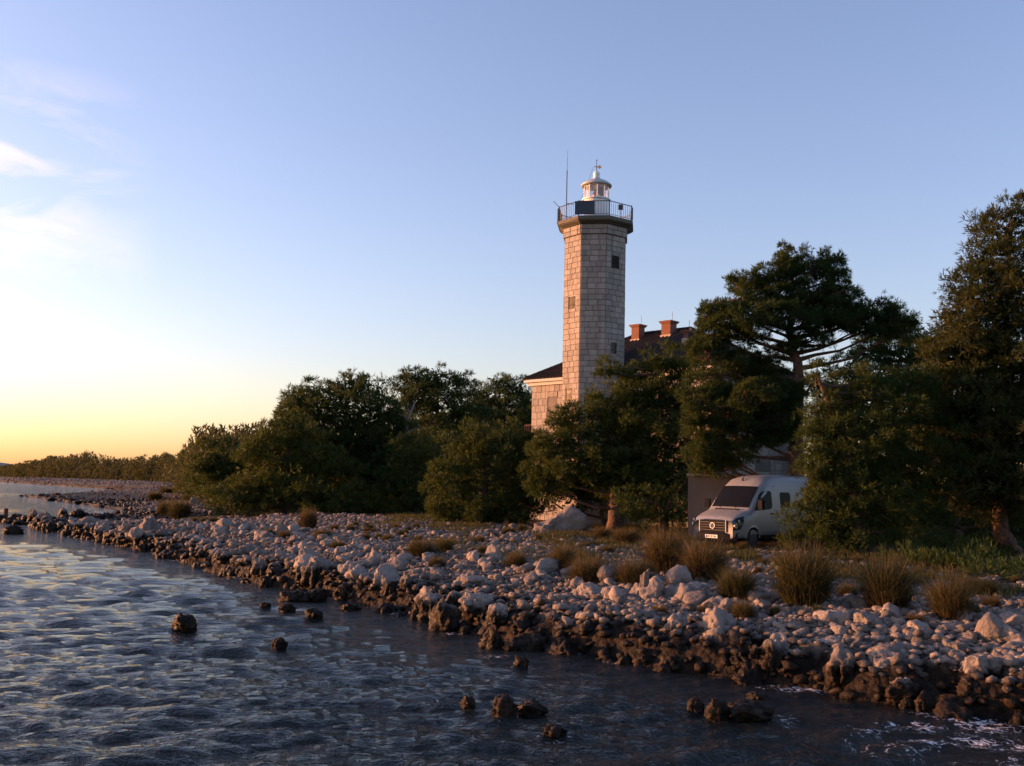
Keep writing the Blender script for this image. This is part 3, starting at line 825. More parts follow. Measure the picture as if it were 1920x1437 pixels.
# railing
RA = AP + .36
rl = MB(); pl = MB()
for k_ in range(8):
    a = Vector((*octp(RA, k_), 0)); b = Vector((*octp(RA, k_ + 1), 0))
    RH = .86
    rl.tube([a + Vector((0, 0, FZ + RH)), b + Vector((0, 0, FZ + RH))], .026, 5); rl.tube([a + Vector((0, 0, FZ + .08)), b + Vector((0, 0, FZ + .08))], .016, 5)
    MB().tube([a + Vector((0, 0, FZ - .02)), a + Vector((0, 0, FZ + RH + .05))], .035, 6).build('post', M['rail'], light)
    for q in range(1, 11):
        c = a.lerp(b, q / 11)
        MB().tube([c + Vector((0, 0, FZ + .05)), c + Vector((0, 0, FZ + RH))], .012, 4).build('baluster', M['rail'], light)
rl.build('railing', M['rail'], light)
# lantern
lt = empty('lantern', (0, 0, FZ)); lt.parent = light
def lz(py): return tp(py, Y=TY) - base_z - FZ
z_sill = lz(376); z_eave = lz(349); z_ball = lz(337)
LR = .78
MB().lathe([(LR + .06, 0), (LR + .06, .12), (LR, .14), (LR, z_sill - .06), (LR + .09, z_sill - .05), (LR + .09, z_sill + .03), (LR, z_sill + .04)], 32).build('drum', M['white_paint'], lt, smooth=False)
MB().lathe([(LR - .04, z_sill + .04), (LR - .04, z_eave)], 10).build('glazing', M['glass'], lt)
for k_ in range(10):
    g = 2 * math.pi * (k_ + .5) / 10
    x_, y_ = (LR - .03) * math.cos(g), (LR - .03) * math.sin(g)
    MB().tube([(x_, y_, z_sill + .02), (x_, y_, z_eave + .02)], .035, 6).build('mullion', M['white_paint'], lt)
RO = LR + .14
MB().lathe([(RO - .12, z_eave - .06), (RO, z_eave - .05), (RO + .02, z_eave + .02), (RO - .06, z_eave + .09), (RO * .72, z_eave + .24), (RO * .42, z_eave + .36), (.22, z_eave + .43), (.20, z_eave + .46)], 32).build('roof', M['grey_roof'], lt, smooth=True)
zb = z_eave + .44
MB().lathe([(.22, zb), (.22, zb + .10), (.17, zb + .13), (.20, zb + .2), (.21, zb + .3), (.16, zb + .42), (.05, zb + .48), (.02, zb + .5)], 20).build('finial', M['white_paint'], lt, smooth=True)
zr = zb + .48; zt = lz(300)
MB().tube([(0, 0, zr), (0, 0, zt)], [.025, .015], 6).tube([(0, 0, zt - .05), (0, 0, zt)], .04, 6).build('rod', M['rail'], lt)
vn = MB(); zv = lz(313)
vn.poly([(0, 0, zv), (.18, -.03, zv + .1), (.30, -.05, zv - .02), (.18, -.03, zv - .14), (0, .02, zv), (.18, -.01, zv + .1), (.30, -.03, zv - .02), (.18, -.01, zv - .14)],
        [(0, 1, 2, 3), (7, 6, 5, 4), (0, 4, 5, 1), (1, 5, 6, 2), (2, 6, 7, 3), (3, 7, 4, 0)])
vn.tube([(-.12, .02, zv), (.05, 0, zv)], .02, 5); vn.build('weather_vane', M['gold'], lt)
MB().lathe([(.10, z_sill - .4), (.12, z_sill + .05), (.23, z_sill + .14), (.25, z_sill + .30), (.20, z_sill + .46), (.10, z_sill + .56), (.06, z_sill + .7)], 14).build('lamp', M['lamp'], lt, smooth=True)
MB().box((.34, .2, (z_sill + z_eave) / 2), (.42, .03, z_eave - z_sill - .05)).build('blind', M['gallery'], lt)
# solar panels, antenna, boxes (fixed to the gallery)
def rail_pt(px, k_, extra=.06, zadd=0):
    a = Vector((*octp(RA + extra, k_), 0)); b = Vector((*octp(RA + extra, k_ + 1), 0))
    best = min((abs((lambda q: (q.x + TX) / (q.y + TY))(a.lerp(b, u / 40)) - (px - 960 + (0)) / FPX), u) for u in range(41))[1] / 40
    return a.lerp(b, best), (b - a).normalized()
a, al, nn, L = fac(0)
cpt = Vector((*octp(RA + .07, 0), 0)) + al * .38
t = empty('solar_panel', (cpt.x, cpt.y, FZ + .46)); t.parent = light
t.rotation_euler = Matrix(((al.x, nn.x, 0), (al.y, nn.y, 0), (0, 0, 1))).to_euler()
MB().box((0, .02, 0), (1.12, .05, .74)).build('panel', M['panel'], t)
fr = MB()
for z_ in (-.38, 0, .38): fr.box((0, .05, z_), (1.14, .035, .022))
for x_ in (-.565, .565): fr.box((x_, .046, 0), (.02, .03, .78))
fr.build('frame', M['rail'], t)
for k_, lab in ((7, 'l'), (2, 'r')):      # panels seen edge on at both ends of the gallery
    v_ = Vector((*octp(RA + .02, 7 if k_ == 7 else 2), 0)); 
    q = MB(); d_ = Vector((0, 1, 0))
    q.box((v_.x + (-.03 if k_ == 7 else .03), v_.y + .45, FZ + .42), (.07, .9, .74)); q.build('solar_panel', M['panel'], light)
av = Vector((*octp(RA - .02, 7), 0)).lerp(Vector((*octp(RA - .02, 8), 0)), .36)
zt1 = tp(332, Y=TY) - base_z; zt2 = tp(294, Y=TY) - base_z
MB().tube([(av.x, av.y, FZ - .05), (av.x, av.y, zt1)], .032, 6).build('antenna_mast', M['rail'], light)
MB().tube([(av.x, av.y, zt1), (av.x + .02, av.y, zt2)], [.014, .008], 5).build('antenna_whip', M['rail'], light)
MB().tube([(av.x, av.y, FZ + .98), (av.x + .42, av.y - .2, FZ + .86)], .02, 5).build('antenna_brace', M['rail'], light)
MB().tube([(-.05, 0, FZ + zv + .05), (-.22, 0, FZ + zv - .05), (-.6, 0, FZ + z_eave - .1), (-.95, -.2, FZ + z_sill - .1)], .009, 4).build('cable', M['rail'], light)
v_ = Vector((*octp(RA, 7), FZ + .86))
MB().tube([v_, v_ + Vector((-.34, 0, .36))], .018, 5).build('bracket', M['rail'], light)
v_ = Vector((*octp(RA, 1), 0)).lerp(Vector((*octp(RA, 2), 0)), .50)
MB().box((v_.x, v_.y, FZ + .64), (.26, .18, .28)).tube([(v_.x, v_.y, FZ + .5), (v_.x + .02, v_.y, FZ)], .02, 5).build('control_box', M['rail'], light)

# ---------------------------------------------------------------- keeper's house
L0 = Vector((1.30, 63.0, 0)); sdir = Vector((.707, -.707, 0)); edir = Vector((.707, .707, 0))
LEN, WID = 13.3, 9.4
ze = at_y(1035, 714, 61.4).z
hz = 1.0
house = empty('keepers_house', (L0.x, L0.y, hz), label='two storey stone keeper\'s house with dark hipped roof behind the tower', category='house')
EH = ze - hz - .1
def HP(u, v, z): return Vector((0, 0, 0)) + sdir * u + edir * v + Vector((0, 0, z))   # local to the house origin
mb = MB(); e = 0
mb.poly([HP(0, 0, 0), HP(LEN, 0, 0), HP(LEN, WID, 0), HP(0, WID, 0), HP(0, 0, EH), HP(LEN, 0, EH), HP(LEN, WID, EH), HP(0, WID, EH)],
        [(0, 1, 5, 4), (1, 2, 6, 5), (2, 3, 7, 6), (3, 0, 4, 7), (4, 5, 6, 7), (3, 2, 1, 0)])
mb.build('wall', M['mortar'], house)
# openings: lit facade window near the tower; shaded wall window near the van
o_lit = [(1.35, 2.15, tp(792, 1043, 61.5) - hz, tp(744, 1043, 61.5) - hz)]
wc0 = None
def wallhit(px, py):      # sight line to the shaded end wall (plane through L0+LEN*sdir, normal sdir)
    d = ray(px, py); o = Vector((0, 0, EYE)); P0 = L0 + sdir * LEN; t_ = (P0 - o).dot(sdir) / d.dot(sdir); q = o + d * t_
    return (q - P0).dot(edir), q.z
v0, z1_ = wallhit(1416, 856); v1, z0_ = wallhit(1444, 886)
o_end = [(v0, v1, z0_ - hz, z1_ - hz), (2.0, 3.1, 1.6, 3.1), (2.0, 3.1, 5.4, 7.0), (5.2, 6.3, 5.4, 7.0), (v0, v1, 5.6, 7.2)]
r1, n_1 = lay_blocks(house, HP(0, 0, 0), sdir, -edir, LEN, 0, EH - .12, .42, lambda x, z: x < 3.3 and z > 4.6, o_lit + [(6.5, 7.5, 5.2, 7), (8.8, 9.8, 5.2, 7)], seed=5, wmin=.3, wmax=.5)
r2, n_2 = lay_blocks(house, HP(LEN, 0, 0), edir, sdir, WID, 0, EH - .12, .42, lambda x, z: x > 5.5 and 1.5 < z < 4.8, o_end, seed=6, wmin=.4, wmax=.85)
q = MB(); q.poly(r1.v, r1.f); q.poly(r2.v, r2.f)
r3, _ = lay_blocks(house, HP(0, WID, 0), -edir, -sdir, WID, 0, EH - .12, .42, lambda x, z: False, (), seed=8)
q.poly(r3.v, r3.f); q.build('stonework', M['blocks'], house, kind='stuff')
# eaves: gutter board and stone cornice
def ring(o1, o2, za, zb, name, mat):
    m_ = MB()
    def sq(o): return [HP(-o, -o, 0), HP(LEN + o, -o, 0), HP(LEN + o, WID + o, 0), HP(-o, WID + o, 0)]
    A, B = sq(o1), sq(o2); pts = [p_ + Vector((0, 0, z_)) for z_ in (za, zb) for s_ in (A, B) for p_ in s_]
    f = []
    for i in range(4):
        j = (i + 1) % 4
        f += [(4 + i, 4 + j, 12 + j, 12 + i), (i, 8 + i, 8 + j, j), (8 + i, 12 + i, 12 + j, 8 + j), (i, j, 4 + j, 4 + i)]
    m_.poly(pts, f).build(name, mat, house)
ring(.0, .20, EH - .12, EH + .08, 'cornice', M['trim'])
ring(.0, .40, EH + .082, EH + .25, 'eaves', M['trim'])
RZ = EH + .25; rise = at_y(1288, 618, 60.3).z - hz - RZ
oh = .42; hw = (WID + 2 * oh) / 2
A = [HP(-oh, -oh, RZ), HP(LEN + oh, -oh, RZ), HP(LEN + oh, WID + oh, RZ), HP(-oh, WID + oh, RZ)]
rA, rB = HP(-oh + hw, WID / 2, RZ + rise), HP(LEN + oh - hw + .05, WID / 2, RZ + rise)
rf = MB()
rf.poly(A + [rA, rB], [(0, 1, 5, 4), (2, 3, 4, 5), (1, 2, 5), (3, 0, 4), (3, 2, 1, 0)])
# rows of tiles laid as ribs up each slope
def ribs(p, q_, a_, b_, n_):
    for i in range(n_ + 1):
        u = i / n_; s_ = p.lerp(q_, u)
        # top point where the rib meets ridge or hip
        yield s_
up_f = [(A[0], A[1], rA, rB), (A[1], A[2], rB, rB), (A[3], A[0], rA, rA)]
tl = MB()
for (p_, q_, tA, tB) in up_f:
    L_ = (q_ - p_).length; n_ = int(L_ / .28); ax = (q_ - p_).normalized(); mid_ = (p_ + q_) / 2
    ua, ub = (tA - p_).dot(ax), (tB - p_).dot(ax); hgt = tA - (p_ + ax * ua)
    for i in range(1, n_):
        u = i * L_ / n_; f_ = min(1, u / max(ua, .01), (L_ - u) / max(L_ - ub, .01))
        s_ = p_ + ax * u; tl.tube([s_ + Vector((0, 0, .03)), s_ + hgt * f_ + Vector((0, 0, .03))], .07, 5)
roof = rf.build('roof', M['tile'], house)
tl.build('roof_tiles', M['tile'], roof, kind='stuff')
rg = MB()
for a_, b_ in ((rA, rB), (A[0], rA), (A[1], rB), (A[2], rB), (A[3], rA)):
    n_ = max(1, int((b_ - a_).length / .38))
    for i in range(max(n_, 1)): rg.tube([a_.lerp(b_, i / n_) + Vector((0, 0, .05)), a_.lerp(b_, (i + 1.05) / n_) + Vector((0, 0, .08))], [.12, .10], 6)
rg.build('ridge_tiles', M['tile'], roof, kind='stuff')
def chimney(px0, px1, py_top, py_base, Yd, label=None):
    c = at_y((px0 + px1) / 2, py_top, Yd); b = at_y((px0 + px1) / 2, py_base, Yd)
    w = (px1 - px0) * Yd / FPX / 1.414 * 1.0
    lc = Vector((c.x, c.y, c.z)) - Vector(house.location)
    h = c.z - b.z + .5; rz = R(-45)
    ch = MB().box((lc.x, lc.y, lc.z - h / 2 - .12), (w, w, h), rz).build('chimney', M['brick'], roof)
    MB().box((lc.x, lc.y, lc.z - .10), (w + .14, w + .14, .10), rz).box((lc.x, lc.y, lc.z - .035), (w + .24, w + .24, .07), rz).build('cap', M['brick'], roof)
    MB().box((lc.x, lc.y, lc.z - (c.z - b.z) - .12), (w + .12, w + .12, .55), rz).build('flashing', M['render'], roof)
    MB().tube([(lc.x + .2, lc.y, lc.z), (lc.x + .2, lc.y, lc.z + .62)], .012, 4).build('aerial', M['rail'], roof)
chimney(1184, 1209, 610, 642, 62.3)
chimney(1240, 1269, 603, 634, 60.8)
chimney(1281, 1291, 620, 640, 57.8)
# house windows
def house_win(P, ax, out, w, h, mats, sh=True):
    t = empty('window', P); t.parent = house
    t.rotation_euler = Matrix(((ax.x, out.x, 0), (ax.y, out.y, 0), (0, 0, 1))).to_euler()
    MB().box((0, .02, 0), (w, .03, h)).build('pane', M['dark_void'], t)
    f_ = MB()
    for s_ in (-1, 1): f_.box((s_ * (w / 2 - .05), .07, 0), (.10, .09, h))
    f_.box((0, .07, h / 2 - .05), (w - .202, .09, .1)).box((0, .07, -h / 2 + .05), (w - .202, .09, .1)); f_.build('frame', M['trim'], t)
    MB().box((0, .12, -h / 2 - .07), (w + .3, .26, .13)).build('sill', M['trim'], t)
    if sh:
        for s_ in (-1, 1): MB().box((s_ * w * .235, .13, 0), (w * .46, .035, h * .97)).build('shutter', mats, t)
for (a_, b_, c_, d_) in o_end: house_win(HP(LEN, (a_ + b_) / 2, (c_ + d_) / 2), edir, sdir, b_ - a_, d_ - c_, M['shutter_dark'])
a_, b_, c_, d_ = o_lit[0]
house_win(HP((a_ + b_) / 2, 0, (c_ + d_) / 2), sdir, -edir, b_ - a_, d_ - c_, M['shutter_pale'])
for a_ in (6.5, 8.8): house_win(HP(a_ + .5, 0, 6.1), sdir, -edir, 1., 1.8, M['shutter_dark'])
# terrace railing left of the house
t0 = at_y(984, 806, 64); t1 = at_y(1001, 806, 63.2)
fn = empty('picket_fence', (t0.x, t0.y, 1.1), label='short reddish picket fence at the left foot of the house', category='fence')
M['redwood'] = plain('reddish_timber', (.20, .09, .05), .8)
hgt = t0.z + .35 - 1.1
dvec = Vector((t1.x - t0.x, t1.y - t0.y, 0))
for i in range(6):
    q_ = dvec * (i / 5); MB().box((q_.x, q_.y, hgt / 2), (.05, .05, hgt)).build('picket', M['redwood'], fn)
MB().tube([(0, .04, hgt - .08), (dvec.x, dvec.y + .04, hgt - .08)], .03, 4).build('rail', M['redwood'], fn)

# ---------------------------------------------------------------- van
fc = at_y(1337, 1016, 38.6)
vz = fc.z - .28
vz = max(vz, gz(fc.x + 1.5, fc.y + 1.5) - .1)
hd = Vector((-.725, -.688, 0)).normalized(); 
van = empty('camper_van', (fc.x, fc.y, vz), math.atan2(-hd.y, -hd.x), 'silver white high roof camper van parked under the pines', 'van')
van.scale = (1.06, 1.06, 1.06)
# local: x runs back from the nose, y to the vehicle's right(-)/left(+), z up
M['van'] = plain('silver_white_paint', (.25, .247, .24), .32, .1, var=.04)
M['plastic'] = plain('black_bumper_plastic', (.012, .012, .013), .85)
M['plastic'].node_tree.nodes['Principled BSDF'].inputs['Specular IOR Level'].default_value = .1
M['chrome'] = plain('chrome_badge', (.75, .75, .76), .18, .9, var=.03)
M['headlamp'] = plain('headlamp_glass', (.05, .07, .09), .08, .5)
M['tyre'] = plain('tyre_rubber', (.012, .012, .012), .8)
M['rim'] = plain('wheel_rim_steel', (.035, .035, .04), .6, .3)
TOPX = [0, .06, .16, .5, .98, 1.30, 1.72, 1.86, 2.2, 2.7, 3.4, 5.9, 5.98]
TOPZ = [1.02, 1.10, 1.16, 1.29, 1.43, 1.80, 2.22, 2.34, 2.56, 2.66, 2.70, 2.70, 2.6]
def topz(x): return float(np.interp(x, TOPX, TOPZ))
FK = [0, .12, .3, .5, .68, .82, .91, .965, .99, 1.0, 1.0]
GK = [.97, 1, 1, 1, 1, .985, .95, .88, .78, .4, 0.]
def ringpts(x):
    H_ = topz(x); pinch = float(np.interp(x, [0, .1, .45, 1.0, 5.7, 6], [.84, .91, .975, 1, 1, .97]))
    pts = []
    for f_, g_ in zip(FK, GK):
        z_ = .42 + (H_ - .42) * f_; w_ = (.985 - .13 * max(0, z_ - 1.15) / 1.4) * g_ * pinch
        pts.append((w_, z_ + (.025 if g_ < .5 else 0)))
    return pts
xs_ = [0, .03, .08, .16, .3, .5, .75, .98, 1.14, 1.30, 1.5, 1.72, 1.86, 2.02, 2.2, 2.45, 2.7, 3.1, 3.6, 4.3, 5, 5.6, 5.9, 5.98]
mb = MB(); ringn = None
for x_ in xs_:
    rp = ringpts(x_); full = [(w, z) for w, z in rp] + [(-w, z) for w, z in reversed(rp[:-1])]
    ringn = len(full)
    for w, z in full: mb.v.append((x_, w, z))
for i in range(len(xs_) - 1):
    for k_ in range(ringn):
        a_, b_ = i * ringn + k_, i * ringn + (k_ + 1) % ringn
        mb.f.append((a_, b_, b_ + ringn, a_ + ringn))
mb.f.append(tuple(range(ringn))); mb.f.append(tuple(reversed(range((len(xs_) - 1) * ringn, len(xs_) * ringn))))
body = mb.build('body', M['van'], van, smooth=True)
def side_y(x, z):
    rp = ringpts(x); zs = [q[1] for q in rp[:8]]; ws = [q[0] for q in rp[:8]]
    return float(np.interp(z, zs, ws))
def side_panel(name, poly, mat, off=.012, sgn=1, th=None, parent=van):
    m_ = MB(); P_ = [(x, sgn * (side_y(x, z) + off), z) for x, z in poly]; n_ = len(P_)
    cx = sum(p_[0] for p_ in poly) / n_; cz = sum(p_[1] for p_ in poly) / n_
    inn = [(p_[0], p_[1] - sgn * (off + .01), p_[2]) for p_ in P_]
    m_.poly(P_ + inn, [tuple(range(n_)) if sgn < 0 else tuple(reversed(range(n_)))] + [(i, (i + 1) % n_, n_ + (i + 1) % n_, n_ + i) for i in range(n_)])
    return m_.build(name, mat, parent)
def rr(x0, x1, z0, z1, r_, skew=0):
    pts = []
    for cx, cz, a0 in ((x1 - r_, z1 - r_, 0), (x0 + r_, z1 - r_, 90), (x0 + r_, z0 + r_, 180), (x1 - r_, z0 + r_, 270)):
        for q in range(4): a_ = R(a0 + q * 30); pts.append((cx + r_ * math.cos(a_) + skew * (cz - z0), cz + r_ * math.sin(a_)))
    return pts
for sgn in (1, -1):
    side_panel('side_window', [(1.20, 1.40), (1.30, 1.56), (1.62, 1.98), (1.82, 2.10), (2.30, 2.12), (2.37, 2.05), (2.37, 1.55), (2.28, 1.46), (1.75, 1.42)], M['dark_void'], .010, sgn)
    side_panel('side_window', rr(2.95, 3.65, 1.52, 2.08, .1), M['dark_void'], .010, sgn)
    side_panel('door_handle', rr(2.22, 2.42, 1.26, 1.31, .02), M['plastic'], .03, sgn)
    for pts in ([(2.44, .55), (2.46, .55), (2.46, 2.2), (2.44, 2.2)], [(1.28, .6), (1.30, .6), (1.30, 1.4), (1.28, 1.4)]):
        side_panel('door_seam', pts, M['plastic'], .003, sgn)
    side_panel('sill_trim', [(1.55, .40), (4.6, .40), (4.6, .52), (1.55, .52)], M['plastic'], .02, sgn)
    side_panel('side_moulding', [(2.5, .96), (5.7, .96), (5.7, .99), (2.5, .99)], M['van'], .02, sgn)
    side_panel('roof_seam', [(2.5, 2.28), (5.7, 2.28), (5.7, 2.30), (2.5, 2.30)], M['plastic'], .003, sgn)
    # wheel arch lip and wheels
    for xw in (1.05, 4.72):
        m_ = MB(); n_ = 12
        for i in range(n_ + 1):
            a_ = math.pi * i / n_
            for rr_, oo in ((.40, .03), (.47, .02), (.47, -.02), (.40, -.02)):
                x_ = xw + rr_ * math.cos(a_); z_ = .42 + rr_ * math.sin(a_); m_.v.append((x_, sgn * (side_y(max(.05, min(x_, 5.9)), max(z_, .45)) + oo), z_))
        for i in range(n_):
            for k_ in range(4): m_.f.append((i * 4 + k_, i * 4 + (k_ + 1) % 4, (i + 1) * 4 + (k_ + 1) % 4, (i + 1) * 4 + k_))
        m_.build('wheel_arch', M['van'], van)
        # dark wheel well
        m_ = MB(); pts = [(xw + .395 * math.cos(math.pi * i / 12), .42 + .395 * math.sin(math.pi * i / 12)) for i in range(13)]
        side_panel('wheel_well', pts, M['plastic'], .006, sgn)
        wh = empty('wheel', (xw, sgn * .87, .365)); wh.parent = van; wh.rotation_euler = (R(90), 0, 0)
        MB().lathe([(.22, -.11), (.32, -.11), (.345, -.08), (.345, .08), (.32, .11), (.22, .11)], 24).build('tyre', M['tyre'], wh)
        MB().lathe([(.06, -.122), (.21, -.115), (.22, -.09), (.22, .09), (.21, .115), (.06, .122)], 16).build('rim', M['rim'], wh)
    # headlamp: wraps from the front round the wing
    pts = [(.03, .70), (.01, 1.03), (.18, 1.15), (.60, 1.22), (.48, 1.02), (.34, .72)]
    hm = MB(); nxh, nzh = 10, 5
    for i in range(nxh):
        xq = .012 + .57 * i / (nxh - 1)
        zl = float(np.interp(xq, [0, .34, .60], [.70, .74, 1.20])); zh = float(np.interp(xq, [0, .18, .60], [1.03, 1.13, 1.215]))
        for q in range(nzh):
            zq = zl + (zh - zl) * q / (nzh - 1); hm.v.append((xq - .012, sgn * (side_y(xq, min(zq, topz(xq) - .05)) + .014), zq))
    for i in range(nxh - 1):
        for q in range(nzh - 1): a_ = i * nzh + q; hm.f.append((a_, a_ + 1, a_ + nzh + 1, a_ + nzh))
    hl = hm.build('headlight', M['headlamp'], van, smooth=True)
    m_ = MB(); m_.poly([(-.004, sgn * .80, .74), (-.004, sgn * .60, .76), (.012, sgn * .63, .99), (.03, sgn * .82, 1.00)], [(0, 1, 2, 3)]);
    MB().lathe([(.02, 0), (.085, .01), (.10, .04)], 14, (0, 0, 0)).build('lamp_bowl', M['chrome'], hl).matrix_local = Matrix.Translation((.10, sgn * .885, .86)) @ Matrix.Rotation(R(90) * -sgn, 4, 'X')
    MB().lathe([(.02, 0), (.05, .01), (.06, .04)], 12, (0, 0, 0)).build('lamp_bowl', M['chrome'], hl).matrix_local = Matrix.Translation((.20, sgn * .93, 1.02)) @ Matrix.Rotation(R(90) * -sgn, 4, 'X')
    # mirror
    mr_ = MB().box((1.30, sgn * 1.16, 1.62), (.14, .20, .34), sgn * .15).build('mirror', M['plastic'], van)
    MB().tube([(1.33, sgn * .93, 1.5), (1.3, sgn * 1.1, 1.55)], .03, 5).build('mirror_arm', M['plastic'], mr_)
# windscreen following the slope
m_ = MB(); nx, ny = 7, 9
for i in range(nx):
    u = i / (nx - 1); x_ = 1.02 + u * (1.74 - 1.02)
    for j in range(ny):
        v_ = -1 + 2 * j / (ny - 1); w_ = (.80 - .06 * u) * v_
        z_ = topz(x_) + .045 - .012 * abs(v_) ** 3
        m_.v.append((x_ - .018 + .05 * abs(v_) ** 2.5, w_, z_))
for i in range(nx - 1):
    for j in range(ny - 1): a_ = i * ny + j; m_.f.append((a_, a_ + 1, a_ + ny + 1, a_ + ny))
m_.build('windscreen', M['dark_void'], van, smooth=True)
for w_ in (-.3, .35): MB().tube([(.99, w_, 1.47), (1.12, w_ + .25, 1.62), (1.22, w_ + .42, 1.76)], .012, 4).build('wiper', M['plastic'], van)
MB().box((.86, 0, 1.425), (.07, 1.0, .035), rot=Matrix.Rotation(R(-16), 3, 'Y')).build('bonnet_vent', M['plastic'], van)
# grille with bars, badge, bumper, plate
gr = MB().box((.0, 0, .83), (.05, 1.08, .40)).build('grille', M['plastic'], van)
for z_ in (.69, .78, .87, .96): MB().box((-.032, 0, z_), (.02, 1.04, .022)).build('grille_bar', M['rim'], gr)
for s_ in (-1, 1): MB().box((-.022, s_ * .56, .83), (.05, .035, .42)).build('grille_edge', M['van'], gr)
bd = MB()
n_ = 20
for i in range(n_):
    g0, g1 = 2 * math.pi * i / n_, 2 * math.pi * (i + 1) / n_
    pts = []
    for g in (g0, g1):
        for r_ in (.088, .108):
            for x_ in (-.06, -.04): pts.append((x_, r_ * math.cos(g), .84 + r_ * math.sin(g)))
    bd.poly(pts, [(0, 2, 6, 4), (0, 4, 5, 1), (2, 3, 7, 6), (1, 5, 7, 3)])
def stroke(p_, q_):
    bd.tube([(-.052, p_[0], .84 + p_[1]), (-.052, q_[0], .84 + q_[1])], .0105, 4)
for p_, q_ in (((-.045, .085), (0, .012)), ((.045, .085), (0, .012)), ((-.082, .045), (-.035, -.082)), ((-.035, -.082), (0, -.008)), ((0, -.008), (.035, -.082)), ((.035, -.082), (.082, .045))): stroke(p_, q_)
bd.build('badge', M['chrome'], gr)
MB().lathe([(.0, 0), (.105, 0), (.105, .01)], 20).build('badge_plate', M['rim'], gr).matrix_local = Matrix.Translation((-.036, 0, .84)) @ Matrix.Rotation(R(-90), 4, 'Y')
bp = MB(); 
for i in range(9):
    v_ = -1 + i / 4.; bp.v += [(-.07 + .22 * abs(v_) ** 3, .93 * v_, .28), (-.10 + .22 * abs(v_) ** 3, .95 * v_, .36), (-.10 + .22 * abs(v_) ** 3, .95 * v_, .56), (-.03 + .22 * abs(v_) ** 3, .93 * v_, .63), (.2, .9 * v_, .6), (.2, .9 * v_, .28)]
for i in range(8):
    for k_ in range(6): bp.f.append((i * 6 + k_, (i + 1) * 6 + k_, (i + 1) * 6 + (k_ + 1) % 6, i * 6 + (k_ + 1) % 6))
bp.build('bumper', M['plastic'], van)
npl = MB().box((-.112, 0, .46), (.012, .52, .115)).build('number_plate', M['white_paint'], van)
for y_ in (-.2, -.15, -.09, -.03, .05, .11, .17, .21):
    MB().box((-.12, y_, .46), (.004, .028, .075)).build('plate_mark', M['plastic'], npl)
MB().tube([(2.02, .1, 2.48), (2.02, .1, 2.53), (2.1, .1, 2.60), (2.28, .12, 2.86)], [.04, .03, .012, .008], 5).build('roof_aerial', M['plastic'], van)
MB().box((3.2, 0, .36), (5.2, 1.6, .16)).build('underbody', M['plastic'], van)

# outbuilding behind the van
s0 = at_y(1303, 888, 43.5); s1 = at_y(1420, 886, 43.5)
M['plaster'] = plain('grey_plaster', (.075, .07, .066), .9, var=.2, scale=2, bump=.2)
sh = empty('outbuilding', ((s0.x + s1.x) / 2, 44.6, .9), R(-15), 'low grey plastered outbuilding half hidden behind the van', 'shed')
W_ = s1.x - s0.x; hh = s0.z - .9
MB().box((0, 0, hh / 2 - .05), (W_, 2.0, hh - .1)).build('wall', M['plaster'], sh)
MB().box((0, 0, hh - .05), (W_ + .12, 2.12, .098)).build('roof', M['concrete'], sh)

# boulder mound under the middle pine
c0 = at_y(1060, 972, 47)
o = put_rock('shaded_boulder', BIG_MESH[2], (c0.x, c0.y + .6, .75), (1.35, 1.0, 1.15), 'large pale boulder in deep shade under the middle pines', 'boulder', sink=.35, rz=.2, tilt=.05)
o = put_rock('shaded_boulder', BIG_MESH[5], (c0.x - .9, c0.y + .2, .75), (.8, .6, .6), 'lower pale boulder leaning on the left of the big shaded one', 'boulder', sink=.35, rz=1.2, tilt=.05)

